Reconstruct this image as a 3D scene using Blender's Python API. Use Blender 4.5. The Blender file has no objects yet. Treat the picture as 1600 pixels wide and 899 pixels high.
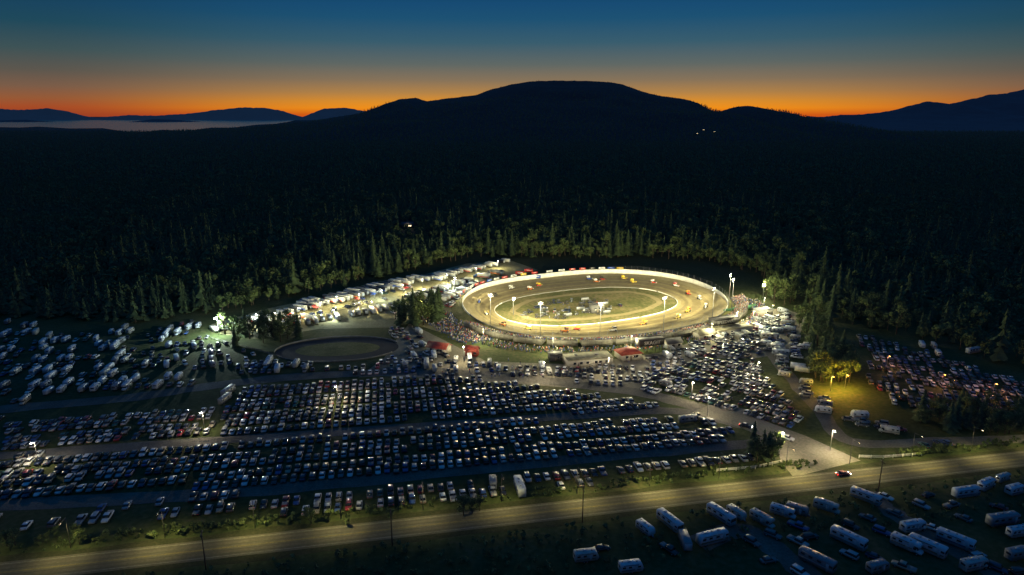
import bpy, math, random
import numpy as np
from mathutils import Vector, Matrix, noise
from mathutils.bvhtree import BVHTree
random.seed(7); np.random.seed(7)
R=random.random
def U(a,b): return random.uniform(a,b)
scene=bpy.context.scene
col=scene.collection
scene.view_settings.view_transform='Standard'; scene.view_settings.look='None'
scene.view_settings.exposure=0
# ---------------------------------------------------------------- survey
H=110.0; TH=math.radians(14.2); F=1066.7
cT,sT=math.cos(TH),math.sin(TH)
def G(u,v):
    """site-plan ground coordinates (metres) of a surveyed bearing"""
    dv=v-449.5
    t=H/(F*sT+dv*cT)
    return ((u-800)*t,(F*cT-dv*sT)*t)
def ridge_pt(u,v,Y):
    dv=v-449.5
    t=Y/(F*cT-dv*sT)
    return ((u-800)*t, H-(F*sT+dv*cT)*t)
# ---------------------------------------------------------------- materials
MT={}
def haze_emission(m,y0,y1,colr,st,lo=0.0):  # aerial haze put into the material as blue emission growing with distance
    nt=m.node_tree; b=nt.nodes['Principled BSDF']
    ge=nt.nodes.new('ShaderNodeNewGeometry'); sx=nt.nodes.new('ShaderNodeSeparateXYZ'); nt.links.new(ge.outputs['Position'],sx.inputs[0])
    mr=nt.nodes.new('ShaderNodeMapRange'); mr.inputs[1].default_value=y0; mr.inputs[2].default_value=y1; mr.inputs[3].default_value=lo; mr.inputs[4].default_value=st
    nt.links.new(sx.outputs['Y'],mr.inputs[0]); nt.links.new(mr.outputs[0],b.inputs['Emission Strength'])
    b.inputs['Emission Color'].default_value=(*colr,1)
HZ=(450,5200,(.13,.28,.66),.0135,.003)  # low end leaves a faint emission in all foliage to lift the forest
def mat(name,base,rough=0.7,metal=0.0,var=0.25,scale=3.0,emit=None,estr=0.0,spec=0.5,coat=0.0,base2=None):
    m=bpy.data.materials.new(name); m.use_nodes=True
    nt=m.node_tree; b=nt.nodes['Principled BSDF']
    b.inputs['Roughness'].default_value=rough; b.inputs['Metallic'].default_value=metal
    b.inputs['Specular IOR Level'].default_value=spec
    if coat: b.inputs['Coat Weight'].default_value=coat
    tc=nt.nodes.new('ShaderNodeTexCoord'); nz=nt.nodes.new('ShaderNodeTexNoise')
    nz.inputs['Scale'].default_value=scale; nz.inputs['Detail'].default_value=5
    nt.links.new(tc.outputs['Object'],nz.inputs['Vector'])
    rp=nt.nodes.new('ShaderNodeValToRGB')
    rp.color_ramp.elements[0].position=0.35; rp.color_ramp.elements[1].position=0.65
    lo=[c*(1-var) for c in base]; hi=[min(1,c*(1+var)) for c in (base2 or base)]
    rp.color_ramp.elements[0].color=(*lo,1); rp.color_ramp.elements[1].color=(*hi,1)
    nt.links.new(nz.outputs['Fac'],rp.inputs['Fac']); nt.links.new(rp.outputs['Color'],b.inputs['Base Color'])
    if emit:
        b.inputs['Emission Color'].default_value=(*emit,1); b.inputs['Emission Strength'].default_value=estr
    MT[name]=m; return m
PAINTS=[('paint_white',(.62,.62,.62)),('paint_silver',(.32,.33,.35)),('paint_black',(.015,.015,.018)),('paint_grey',(.1,.105,.11)),
        ('paint_red',(.22,.02,.02)),('paint_blue',(.03,.07,.22)),('paint_green',(.02,.07,.05)),('paint_tan',(.28,.24,.17)),('paint_navy',(.01,.02,.06))]
for n,c in PAINTS: mat(n,c,.28,.0,.06,1.0,coat=.6)
PW=[17,20,20,17,4,8,4,5,9]
def paint(): return random.choices([p[0] for p in PAINTS],PW)[0]
mat('glass',(.02,.025,.03),.08,0,.1,1,spec=.9)
mat('tyre',(.02,.02,.02),.9); mat('hub',(.35,.35,.36),.35,.8)
mat('rv_white',(.42,.47,.52),.4,0,.12,.8); mat('rv_cream',(.36,.37,.35),.45,0,.12,.8); mat('rv_grey',(.18,.2,.22),.45,0,.12,.8); mat('rv_stripe',(.07,.09,.15),.4); mat('rv_stripe_tan',(.18,.13,.09),.4)
mat('hauler_white',(.52,.51,.45),.45,0,.12,.8)
mat('rv_roof',(.34,.37,.4),.7,0,.2,1.5); mat('vent',(.2,.2,.2),.6)
mat('rv_side_grey',(.2,.21,.23),.4,.2,.1)
mat('steel',(.3,.3,.31),.45,.7,.2); mat('dark_steel',(.05,.05,.055),.5,.5,.2)
mat('wood_pole',(.09,.065,.045),.9,0,.35,4)
mat('concrete',(.2,.19,.16),.85,0,.25,.6)
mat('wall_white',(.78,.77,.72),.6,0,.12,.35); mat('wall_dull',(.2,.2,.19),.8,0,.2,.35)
mat('bark',(.07,.05,.035),.95,0,.3,3)
haze_emission(mat('needle_dark',(.04,.062,.026),.85,0,.35,.25,spec=.2),*HZ); haze_emission(mat('needle_light',(.068,.1,.038),.85,0,.35,.3,spec=.2),*HZ)
haze_emission(mat('leaf_dark',(.062,.095,.03),.8,0,.35,.25,spec=.2),*HZ); haze_emission(mat('leaf_light',(.10,.13,.042),.8,0,.3,.3,spec=.2),*HZ)
mat('roof_red',(.32,.05,.03),.6,0,.2,1); mat('roof_beige',(.2,.19,.13),.8,0,.35,.4); mat('roof_dark',(.06,.06,.065),.7,0,.2)
mat('siding_white',(.42,.4,.34),.7,0,.1); mat('siding_red',(.3,.04,.03),.7,0,.15); mat('siding_dark',(.08,.08,.085),.7); mat('siding_green',(.05,.17,.09),.6)
mat('door',(.12,.1,.08),.6); mat('sign_black',(.02,.02,.02),.5); mat('letter_white',(.3,.3,.29),.5)
mat('seat_plank',(.28,.26,.22),.6,.1,.15)
mat('lamp_on',(1,1,1),.5,emit=(1,.97,.85),estr=60); mat('lamp_cool',(1,1,1),.5,emit=(.85,1,.95),estr=80)
mat('lamp_warm',(1,1,1),.5,emit=(1,.75,.4),estr=10); mat('tail_on',(1,.1,.1),.5,emit=(1,.03,.02),estr=6)
mat('lamp_amber',(1,.6,.2),.5,emit=(1,.45,.1),estr=9)
mat('head_on',(1,1,1),.5,emit=(1,.95,.85),estr=25)
mat('window_lit',(1,.8,.5),.5,emit=(1,.75,.4),estr=3.0)
mat('canvas_white',(.6,.6,.55),.8,0,.1); mat('canvas_blue',(.05,.12,.4),.8,0,.1); mat('canvas_red',(.4,.04,.04),.8,0,.1)
for n,c in [('ad_red',(.5,.04,.03)),('ad_blue',(.04,.1,.45)),('ad_yellow',(.7,.5,.04)),('ad_white',(.75,.75,.72)),('ad_black',(.03,.03,.03)),('ad_green',(.04,.3,.1)),('ad_orange',(.6,.17,.03))]: mat(n,c,.5,0,.05)
for n,c in [('cloth_white',(.7,.7,.68)),('cloth_red',(.4,.06,.05)),('cloth_blue',(.08,.13,.4)),('cloth_black',(.03,.03,.03)),('cloth_grey',(.28,.28,.28)),('cloth_green',(.1,.17,.08)),('cloth_tan',(.45,.36,.25))]: mat(n,c,.9,0,.1)
mat('skin',(.55,.34,.25),.6,0,.05)
CLOTH=['cloth_white','cloth_red','cloth_blue','cloth_black','cloth_grey','cloth_green','cloth_tan']

def ground_mat(name,stops,scale,rough=.95,bump=.3,scale2=None,far_dark=None,centre=None):
    m=bpy.data.materials.new(name); m.use_nodes=True; nt=m.node_tree; b=nt.nodes['Principled BSDF']
    b.inputs['Roughness'].default_value=rough; b.inputs['Specular IOR Level'].default_value=.2
    ge=nt.nodes.new('ShaderNodeNewGeometry')
    n1=nt.nodes.new('ShaderNodeTexNoise'); n1.inputs['Scale'].default_value=scale; n1.inputs['Detail'].default_value=8; n1.inputs['Roughness'].default_value=.65
    n2=nt.nodes.new('ShaderNodeTexNoise'); n2.inputs['Scale'].default_value=scale2 or scale*9; n2.inputs['Detail'].default_value=6
    nt.links.new(ge.outputs['Position'],n1.inputs['Vector']); nt.links.new(ge.outputs['Position'],n2.inputs['Vector'])
    mx=nt.nodes.new('ShaderNodeMix'); mx.inputs[0].default_value=.4
    nt.links.new(n1.outputs['Fac'],mx.inputs[2]); nt.links.new(n2.outputs['Fac'],mx.inputs[3])
    rp=nt.nodes.new('ShaderNodeValToRGB'); e=rp.color_ramp.elements
    while len(e)<len(stops): e.new(.5)
    for i,(p,c) in enumerate(stops): e[i].position=p; e[i].color=(*c,1)
    nt.links.new(mx.outputs[0],rp.inputs['Fac'])
    out=rp.outputs['Color']
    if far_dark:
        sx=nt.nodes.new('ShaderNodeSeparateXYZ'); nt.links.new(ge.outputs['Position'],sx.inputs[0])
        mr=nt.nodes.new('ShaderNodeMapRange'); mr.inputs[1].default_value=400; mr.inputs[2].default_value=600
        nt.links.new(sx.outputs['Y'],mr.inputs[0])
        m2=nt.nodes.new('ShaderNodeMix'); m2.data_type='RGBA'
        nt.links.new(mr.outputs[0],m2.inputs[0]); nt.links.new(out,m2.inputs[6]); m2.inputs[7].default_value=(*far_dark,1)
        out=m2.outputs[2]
    nt.links.new(out,b.inputs['Base Color'])
    bp=nt.nodes.new('ShaderNodeBump'); bp.inputs['Strength'].default_value=bump; bp.inputs['Distance'].default_value=.3
    nt.links.new(n2.outputs['Fac'],bp.inputs['Height']); nt.links.new(bp.outputs['Normal'],b.inputs['Normal'])
    MT[name]=m; return m
haze_emission(ground_mat('grass_field',[(.35,(.02,.035,.01)),(.5,(.045,.06,.02)),(.65,(.10,.09,.045))],.03,scale2=.6,far_dark=(.012,.02,.01)),450,5200,(.12,.24,.72),.0105,0)
ground_mat('gravel',[(.35,(.10,.095,.075)),(.5,(.17,.16,.12)),(.65,(.24,.22,.18))],.06,scale2=1.2)
ground_mat('lane_gravel',[(.35,(.06,.06,.055)),(.5,(.11,.105,.09)),(.65,(.17,.16,.14))],.08,scale2=1.5)
ground_mat('verge',[(.35,(.02,.024,.01)),(.5,(.035,.04,.018)),(.65,(.06,.058,.03))],.2,scale2=1.5)
ground_mat('pit_gravel',[(.35,(.12,.11,.05)),(.5,(.2,.185,.1)),(.65,(.28,.26,.15))],.05,scale2=1.0)
ground_mat('bank_grass',[(.35,(.06,.07,.025)),(.5,(.12,.12,.045)),(.65,(.2,.18,.09))],.1,scale2=1.0)
ground_mat('asphalt_road',[(.3,(.07,.065,.045)),(.5,(.105,.098,.07)),(.7,(.15,.14,.095))],.12,scale2=1.2)
ground_mat('wheel_track',[(.3,(.065,.062,.045)),(.7,(.10,.094,.068))],.2,scale2=1.5)
ground_mat('asphalt_dark',[(.35,(.035,.035,.036)),(.65,(.06,.06,.06))],.15,scale2=2)
ground_mat('infield_grass',[(.3,(.06,.072,.022)),(.45,(.10,.11,.036)),(.53,(.16,.14,.06)),(.68,(.27,.215,.12))],.05,scale2=.5)
ground_mat('clay',[(.3,(.19,.155,.078)),(.5,(.26,.215,.11)),(.7,(.34,.285,.16))],.05,scale2=.5)
ground_mat('clay_light',[(.3,(.24,.2,.1)),(.7,(.36,.3,.18))],.05,scale2=.5)
ground_mat('clay_groove',[(.3,(.12,.094,.046)),(.5,(.175,.14,.07)),(.7,(.24,.195,.105))],.05,scale2=.4,rough=.6)
ground_mat('line_yellow',[(.35,(.13,.115,.06)),(.6,(.3,.23,.06))],.3)
ground_mat('line_white',[(.35,(.16,.155,.12)),(.6,(.34,.33,.28))],.3)
def hazed_hill_mat(name,c,em,es):  # bluer base and blue emission stand in for haze over far land
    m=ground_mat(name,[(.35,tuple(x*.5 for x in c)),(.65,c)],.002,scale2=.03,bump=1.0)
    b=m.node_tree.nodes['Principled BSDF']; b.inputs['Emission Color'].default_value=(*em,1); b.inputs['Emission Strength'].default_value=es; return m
haze_emission(hazed_hill_mat('hill_forest',(.02,.028,.02),(.10,.22,.75),.009),450,5200,(.12,.24,.72),.0105,0)
hazed_hill_mat('hill_forest_far',(.03,.045,.05),(.10,.24,.75),.019)
hazed_hill_mat('island_haze',(.05,.08,.09),(.13,.30,.7),.036)
mat('water',(.03,.04,.05),.18,0,.1,.001,spec=.5)

# ---------------------------------------------------------------- mesh builder
class M:
    def __init__(s): s.v=[]; s.f=[]; s.m=[]
    def add(s,vs,fs,mt):
        o=len(s.v); s.v+= [tuple(x) for x in vs]; s.f+=[tuple(i+o for i in f) for f in fs]; s.m+=[mt]*len(fs); return s
    def box(s,c,sz,mt,tx=1,ty=1,sh=0,rz=0):
        x,y,z=c; a,b,h=sz[0]/2,sz[1]/2,sz[2]/2
        vs=[(-a,-b,-h),(a,-b,-h),(a,b,-h),(-a,b,-h),(-a*tx+sh,-b*ty,h),(a*tx+sh,-b*ty,h),(a*tx+sh,b*ty,h),(-a*tx+sh,b*ty,h)]
        cr,sr=math.cos(rz),math.sin(rz)
        vs=[(x+p*cr-q*sr,y+p*sr+q*cr,z+r) for p,q,r in vs]
        return s.add(vs,[(3,2,1,0),(4,5,6,7),(0,1,5,4),(1,2,6,5),(2,3,7,6),(3,0,4,7)],mt)
    def loft(s,secs,mt):
        n=len(secs[0]); vs=[p for q in secs for p in q]; fs=[]
        for i in range(len(secs)-1):
            for j in range(n):
                k=(j+1)%n; fs.append((i*n+j,i*n+k,(i+1)*n+k,(i+1)*n+j))
        fs.append(tuple(range(n))[::-1]); fs.append(tuple((len(secs)-1)*n+j for j in range(n)))
        return s.add(vs,fs,mt)
    def cyl(s,p0,p1,r0,r1,n,mt,mt2=None):
        p0=Vector(p0);p1=Vector(p1); d=(p1-p0).normalized()
        a=d.orthogonal().normalized(); b=d.cross(a)
        vs=[]
        for p,r in((p0,r0),(p1,r1)):
            for i in range(n):
                t=2*math.pi*i/n; vs.append(p+a*(r*math.cos(t))+b*(r*math.sin(t)))
        s.add(vs,[(i,(i+1)%n,n+(i+1)%n,n+i) for i in range(n)],mt)
        o=len(s.v)-2*n
        s.f+=[tuple(o+i for i in range(n))[::-1],tuple(o+n+i for i in range(n))]; s.m+=[mt2 or mt]*2
        return s
    def merge(s,o,off=(0,0,0),rz=0):
        c,q=math.cos(rz),math.sin(rz); b=len(s.v)
        s.v+=[(x*c-y*q+off[0],x*q+y*c+off[1],z+off[2]) for x,y,z in o.v]
        s.f+=[tuple(i+b for i in f) for f in o.f]; s.m+=o.m; return s
def raw_mesh(name,V,L,T,mi,slots,smooth=False):
    me=bpy.data.meshes.new(name)
    V=np.asarray(V,dtype=np.float32); L=np.asarray(L,dtype=np.int32); T=np.asarray(T,dtype=np.int32)
    me.vertices.add(len(V)); me.vertices.foreach_set('co',V.ravel())
    me.loops.add(len(L)); me.loops.foreach_set('vertex_index',L)
    me.polygons.add(len(T)); st=np.zeros(len(T),dtype=np.int32); st[1:]=np.cumsum(T)[:-1]
    me.polygons.foreach_set('loop_start',st); me.polygons.foreach_set('loop_total',T)
    for sl in slots: me.materials.append(MT[sl])
    me.polygons.foreach_set('material_index',np.asarray(mi,dtype=np.int32))
    if smooth: me.polygons.foreach_set('use_smooth',np.ones(len(T),dtype=bool))
    me.update(calc_edges=True); return me
def to_mesh(name,m,remap=None,smooth=False):
    remap=remap or {}
    names=[remap.get(x,x) for x in m.m]; slots=sorted(set(names)); ix={s:i for i,s in enumerate(slots)}
    return raw_mesh(name,m.v,[i for f in m.f for i in f],[len(f) for f in m.f],[ix[x] for x in names],slots,smooth)
def tag(o,label,cat,group=None):
    o['label']=label; o['category']=cat
    if group: o['group']=group
def link(o): col.objects.link(o); return o
def structure(name,me,label=None):
    o=link(bpy.data.objects.new(name,me)); o['kind']='structure'
    return o
cache={}
def place(key,proto,name,label,cat,group,loc,rz,remap=None,parts=True,scale=1.0,smooth=False):
    """proto: [(part_name, M, offset)], first entry is the body that carries the rest"""
    rk=tuple(sorted((remap or {}).items()))
    if not parts:
        k=(key,'all',rk)
        if k not in cache:
            a=M()
            for pn,m,off in proto: a.merge(m,off)
            cache[k]=to_mesh(name,a,remap)
        o=link(bpy.data.objects.new(name,cache[k]))
    else:
        o=None
        for i,(pn,m,off) in enumerate(proto):
            k=(key,id(m),rk)
            if k not in cache: cache[k]=to_mesh(name if i==0 else pn,m,remap)
            if i==0: o=link(bpy.data.objects.new(name,cache[k]))
            else:
                c=link(bpy.data.objects.new(pn,cache[k])); c.parent=o; c.location=off
    o.location=loc; o.rotation_euler=(0,0,rz); o.scale=(scale,)*3
    tag(o,label,cat,group); return o
def scatter_mesh(name,items,slots):
    """items: list (proto_M, x,y,z,rz,scale,remap) joined to one stuff mesh"""
    ix={s:i for i,s in enumerate(slots)}; ac={}
    VV=[];LL=[];TT=[];MI=[];off=0
    for m,x,y,z,rz,sc,rm in items:
        k=(id(m),tuple(sorted(rm.items())) if rm else None)
        if k not in ac:
            V=np.array(m.v,dtype=np.float32); L=np.array([i for f in m.f for i in f]); T=np.array([len(f) for f in m.f])
            ac[k]=(V,L,T,np.array([ix[(rm or {}).get(a,a)] for a in m.m]))
        V,L,T,mi=ac[k]; c,s=math.cos(rz)*sc,math.sin(rz)*sc
        W=np.empty_like(V); W[:,0]=V[:,0]*c-V[:,1]*s+x; W[:,1]=V[:,0]*s+V[:,1]*c+y; W[:,2]=V[:,2]*sc+z
        VV.append(W);LL.append(L+off);TT.append(T);MI.append(mi);off+=len(V)
    return raw_mesh(name,np.concatenate(VV),np.concatenate(LL),np.concatenate(TT),np.concatenate(MI),slots)
def stuff(name,me,label,cat):
    o=link(bpy.data.objects.new(name,me)); o['kind']='stuff'; tag(o,label,cat); return o

# ---------------------------------------------------------------- camera + world
cd=bpy.data.cameras.new('camera'); cam=link(bpy.data.objects.new('camera',cd)); scene.camera=cam
cam.location=(0,0,H); cam.rotation_euler=(math.pi/2-TH,0,0); cd.lens=24; cd.sensor_width=36; cd.clip_start=1; cd.clip_end=90000
wd=bpy.data.worlds.new('World'); scene.world=wd; wd.use_nodes=True
nt=wd.node_tree; bg=nt.nodes['Background']; out=nt.nodes['World Output']
tc=nt.nodes.new('ShaderNodeTexCoord'); sx=nt.nodes.new('ShaderNodeSeparateXYZ'); nt.links.new(tc.outputs['Generated'],sx.inputs[0])
def ramp(stops,src):
    r=nt.nodes.new('ShaderNodeValToRGB'); e=r.color_ramp.elements
    while len(e)<len(stops): e.new(.5)
    for i,(p,c) in enumerate(stops): e[i].position=p; e[i].color=(*c,1)
    nt.links.new(src,r.inputs['Fac']); return r.outputs['Color']
mr=nt.nodes.new('ShaderNodeMapRange'); mr.inputs[2].default_value=.3; nt.links.new(sx.outputs['Z'],mr.inputs[0])
# ramp position 0.5 = 8.6 degrees above the horizon
warm=ramp([(0,(.70,.11,.006)),(.03,(.88,.28,.010)),(.06,(.70,.27,.025)),(.10,(.43,.22,.065)),(.155,(.23,.165,.10)),(.225,(.105,.13,.125)),(.32,(.03,.10,.15)),(.42,(.004,.075,.165)),(.5,(.0006,.06,.165)),(.75,(.001,.055,.17)),(1,(.004,.065,.2))],mr.outputs[0])
cool=ramp([(0,(.32,.05,.018)),(.03,(.38,.07,.02)),(.065,(.30,.10,.038)),(.11,(.19,.105,.065)),(.17,(.10,.09,.075)),(.25,(.04,.08,.09)),(.35,(.007,.06,.10)),(.5,(.0004,.042,.12)),(.75,(.001,.042,.14)),(1,(.004,.055,.18))],mr.outputs[0])
nv=nt.nodes.new('ShaderNodeVectorMath'); nv.operation='NORMALIZE'
mm=nt.nodes.new('ShaderNodeVectorMath'); mm.operation='MULTIPLY'; mm.inputs[1].default_value=(1,1,0)
nt.links.new(tc.outputs['Generated'],mm.inputs[0]); nt.links.new(mm.outputs[0],nv.inputs[0])
dt=nt.nodes.new('ShaderNodeVectorMath'); dt.operation='DOT_PRODUCT'; nt.links.new(nv.outputs[0],dt.inputs[0])
SAZ=math.radians(3.0)
dt.inputs[1].default_value=(math.sin(SAZ),math.cos(SAZ),0)
gr=nt.nodes.new('ShaderNodeMapRange'); gr.interpolation_type='SMOOTHSTEP'; gr.inputs[1].default_value=.80; gr.inputs[2].default_value=.99
nt.links.new(dt.outputs['Value'],gr.inputs[0])
mx=nt.nodes.new('ShaderNodeMix'); mx.data_type='RGBA'
nt.links.new(gr.outputs[0],mx.inputs[0]); nt.links.new(cool,mx.inputs[6]); nt.links.new(warm,mx.inputs[7])
sky=nt.nodes.new('ShaderNodeTexSky'); sky.sky_type='NISHITA'; sky.sun_disc=False; sky.sun_elevation=math.radians(-4); sky.sun_rotation=SAZ
sb=nt.nodes.new('ShaderNodeBackground'); nt.links.new(sky.outputs[0],sb.inputs[0]); sb.inputs[1].default_value=.05
nt.links.new(mx.outputs[2],bg.inputs['Color']); bg.inputs['Strength'].default_value=1.0
ad=nt.nodes.new('ShaderNodeAddShader'); nt.links.new(bg.outputs[0],ad.inputs[0]); nt.links.new(sb.outputs[0],ad.inputs[1]); nt.links.new(ad.outputs[0],out.inputs['Surface'])

# ---------------------------------------------------------------- ground, hills, sea
def grid_mesh(name,xs,ys,zf,mt,smooth=True):
    nx,ny=len(xs),len(ys)
    X,Y=np.meshgrid(xs,ys); V=np.stack([X.ravel(),Y.ravel(),zf(X,Y).ravel()],1)
    i=np.arange(nx-1); j=np.arange(ny-1); I,J=np.meshgrid(i,j); a=(J*nx+I).ravel()
    L=np.stack([a,a+1,a+nx+1,a+nx],1).ravel(); T=np.full(len(a),4)
    return raw_mesh(name,V,L,T,np.zeros(len(a)),[mt],smooth)
s=np.sinh(np.linspace(-5,5,91))/np.sinh(5)
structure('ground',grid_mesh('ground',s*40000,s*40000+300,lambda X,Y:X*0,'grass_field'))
def fractal(X,Y,sc,oct=4,seed=0):
    o=np.zeros(X.size); xf=X.ravel()/sc; yf=Y.ravel()/sc
    for k in range(X.size): o[k]=noise.fractal(Vector((xf[k],yf[k],seed)),.9,2.1,oct)
    return o.reshape(X.shape)
def ridge(name,pts,Y0,wn,wf,mt,x0,x1,dx,dy,na,ta,seed,power=1.25):
    P=[ridge_pt(u,v,Y0) for u,v in pts]; px=[p[0] for p in P]; pz=[p[1] for p in P]
    xs=np.arange(x0,x1,dx); ys=np.arange(Y0-wn,Y0+wf,dy)
    def zf(X,Y):
        h=np.interp(X,px,pz); d=Y-Y0
        f=np.where(d<0,np.clip(1+d/wn,0,1)**power,np.clip(1-d/wf,0,1)**1.2)
        N=fractal(X,Y,900,5,seed); T=fractal(X,Y,45,3,seed+9)
        env=np.clip(np.abs(d)/600,0.02,1)*f**.5*np.where(d>0,.3,1)
        return h*f+N*na*env*np.clip((h-70)/200,0,1)+T*ta*f*np.clip(h/80,0,1)-3
    me=grid_mesh(name,xs,ys,zf,mt); structure(name,me); return me
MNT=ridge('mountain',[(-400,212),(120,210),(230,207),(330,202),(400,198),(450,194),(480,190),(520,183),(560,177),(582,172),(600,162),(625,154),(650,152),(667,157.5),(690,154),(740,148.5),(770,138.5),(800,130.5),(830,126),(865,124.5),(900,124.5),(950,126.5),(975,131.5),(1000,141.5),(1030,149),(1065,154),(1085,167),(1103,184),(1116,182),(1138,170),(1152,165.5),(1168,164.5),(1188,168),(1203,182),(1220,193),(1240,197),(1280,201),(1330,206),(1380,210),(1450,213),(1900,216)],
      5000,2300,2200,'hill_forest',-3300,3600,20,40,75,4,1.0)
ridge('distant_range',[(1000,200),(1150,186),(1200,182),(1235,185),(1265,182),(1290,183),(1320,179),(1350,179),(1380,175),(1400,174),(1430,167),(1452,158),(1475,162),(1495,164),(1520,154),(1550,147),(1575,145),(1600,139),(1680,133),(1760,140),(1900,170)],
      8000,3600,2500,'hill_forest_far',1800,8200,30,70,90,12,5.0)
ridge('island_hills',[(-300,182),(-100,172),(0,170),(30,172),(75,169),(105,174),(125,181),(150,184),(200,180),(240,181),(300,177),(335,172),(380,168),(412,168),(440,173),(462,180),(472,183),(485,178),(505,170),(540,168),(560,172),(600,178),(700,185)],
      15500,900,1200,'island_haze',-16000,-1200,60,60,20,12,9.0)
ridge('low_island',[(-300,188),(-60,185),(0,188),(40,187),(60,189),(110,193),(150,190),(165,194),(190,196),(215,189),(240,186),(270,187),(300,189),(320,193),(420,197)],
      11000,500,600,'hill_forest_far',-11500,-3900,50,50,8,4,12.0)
def sheet(name,pts,z,mt,px=True):
    P=[G(*p) for p in pts] if px else pts
    m=M(); m.add([(x,y,z) for x,y in P],[tuple(range(len(P)))],mt)
    me=to_mesh(name,m)
    if me.polygons[0].normal.z<0: me.flip_normals()
    return structure(name,me)
sheet('sea_water',[(-200,199),(-40,198.5),(30,200),(60,198.5),(110,201.5),(160,201),(195,206),(225,207),(255,203.5),(290,205.5),(330,200),(365,200),(400,195.5),(430,194),(450,191),(462,188),(470,186.5),(300,186.5),(0,186.5),(-200,186.5)],2.5,'water')

# roads --------------------------------------------------------------
def smooth_path(P,n=12):
    out=[]; Q=[P[0]]+P+[P[-1]]
    for i in range(1,len(Q)-2):
        for k in range(n):
            t=k/n; r=[]
            for d in range(2):
                a,b,c,e=Q[i-1][d],Q[i][d],Q[i+1][d],Q[i+2][d]
                r.append(.5*((2*b)+(-a+c)*t+(2*a-5*b+4*c-e)*t*t+(-a+3*b-3*c+e)*t**3))
            out.append(tuple(r))
    out.append(P[-1]); return out
def strip(name,P,w,z,mt,off=0,h=None,wob=0):
    vs=[];n=len(P)
    for i in range(n):
        a=P[max(0,i-1)];b=P[min(n-1,i+1)]; dx,dy=b[0]-a[0],b[1]-a[1]; l=math.hypot(dx,dy); nx,ny=-dy/l,dx/l
        w2=w/2*(1+wob*noise.noise(Vector((i*.4,w,z))))
        vs+=[(P[i][0]+nx*(off-w2),P[i][1]+ny*(off-w2),z),(P[i][0]+nx*(off+w2),P[i][1]+ny*(off+w2),z)]
    m=M().add(vs,[(2*i,2*i+2,2*i+3,2*i+1) for i in range(n-1)],mt)
    return structure(name,to_mesh(name,m))
RA=math.radians(11.1); TA=math.tan(RA)
hy=lambda x:171.4+TA*x
HW=[(x,hy(x)) for x in range(-400,601,5)]
strip('road_verge',HW,13.5,.03,'verge',wob=.2)
strip('highway',HW,9.0,.07,'asphalt_road',wob=.05)
for of in(-2.75,-1.15,1.15,2.75): strip('wheel_track',HW,.5,.08,'wheel_track',off=of,wob=.4)
strip('centre_line',HW,.13,.09,'line_yellow',off=.17); strip('centre_line',HW,.13,.09,'line_yellow',off=-.17)
strip('edge_line',HW,.12,.09,'line_white',off=3.6); strip('edge_line',HW,.12,.09,'line_white',off=-3.6)
def pxpath(pts,n=10): return smooth_path([G(*p) for p in pts],n)
sheet('pit_yard',[(330,507),(420,482),(560,453),(650,432),(730,412),(800,408),(840,422),(760,448),(722,470),(700,492),(690,520),(640,505),(610,512),(500,514),(400,530),(345,522)],.02,'pit_gravel')
sheet('concourse_yard',[(640,505),(690,530),(760,565),(900,570),(1040,550),(1220,480),(1260,495),(1240,550),(1180,560),(1090,560),(1030,590),(1010,620),(940,610),(700,592),(600,588),(560,590),(600,560),(620,530)],.04,'gravel')
strip('gravel_lane',pxpath([(-120,655),(0,640),(200,622),(340,602),(480,588),(700,582),(960,608),(1060,628),(1150,655)]),8,.06,'lane_gravel',wob=.3)
strip('gravel_lane',pxpath([(-150,725),(0,713),(330,689),(640,668),(940,647),(1060,643),(1160,665)]),6,.05,'lane_gravel',wob=.3)
strip('gravel_lane',pxpath([(-150,800),(0,790),(300,774),(500,758),(850,723),(1100,700),(1215,690)]),6.5,.05,'lane_gravel',wob=.3)
sheet('entrance_road',[(1120,628),(1165,640),(1200,660),(1260,682),(1300,700),(1345,720),(1240,746),(1222,725),(1215,705),(1190,682),(1140,662),(1080,645)],.065,'gravel')
strip('gravel_lane',pxpath([(1200,545),(1235,590),(1280,640),(1330,690),(1480,690),(1600,686),(1750,680)]),6,.045,'lane_gravel',wob=.3)
strip('gravel_lane',pxpath([(1090,850),(1160,830),(1240,880),(1300,930)]),7,.045,'lane_gravel',wob=.3)
strip('gravel_lane',pxpath([(1365,768),(1380,790),(1440,830),(1560,900),(1600,940)]),6,.045,'lane_gravel',wob=.3)

# ---------------------------------------------------------------- speedway
ANG=math.radians(24.8)
AX=(math.cos(ANG),math.sin(ANG)); AN=(-math.sin(ANG),math.cos(ANG))
def frame(al,no): return (AX[0]*al+AN[0]*no, AX[1]*al+AN[1]*no)
CO=frame(211.5,339); CI=frame(205.5,337)
OA,OB,IA,IB=79,64,57,35
def oval(t,a,b,c,n=2.35):
    ct,st=math.cos(t),math.sin(t)
    x=a*math.copysign(abs(ct)**(2/n),ct); y=b*math.copysign(abs(st)**(2/n),st)
    return (c[0]+AX[0]*x+AN[0]*y, c[1]+AX[1]*x+AN[1]*y)
NS=192
def ringpt(t,f,off=0):
    a=oval(t,IA,IB,CI); b=oval(t,OA+off,OB+off,CO)
    return (a[0]*(1-f)+b[0]*f, a[1]*(1-f)+b[1]*f)
def far(t): return max(0,min(1,.5+ .9*math.sin(t)+.45*math.cos(t)))
def bank(f,t): return .1+(.5+1.9*(far(t)*.7+.3*abs(math.cos(t))))*max(0,f)**1.3
fr=[0,.08,.16,.24,.32,.40,.48,.56,.64,.72,.8,.9,1.0]
mf_=['clay_light','clay','clay_groove','clay','clay_groove','clay_groove','clay','clay_groove','clay','clay','clay_light','clay_light']
vs=[]
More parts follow.
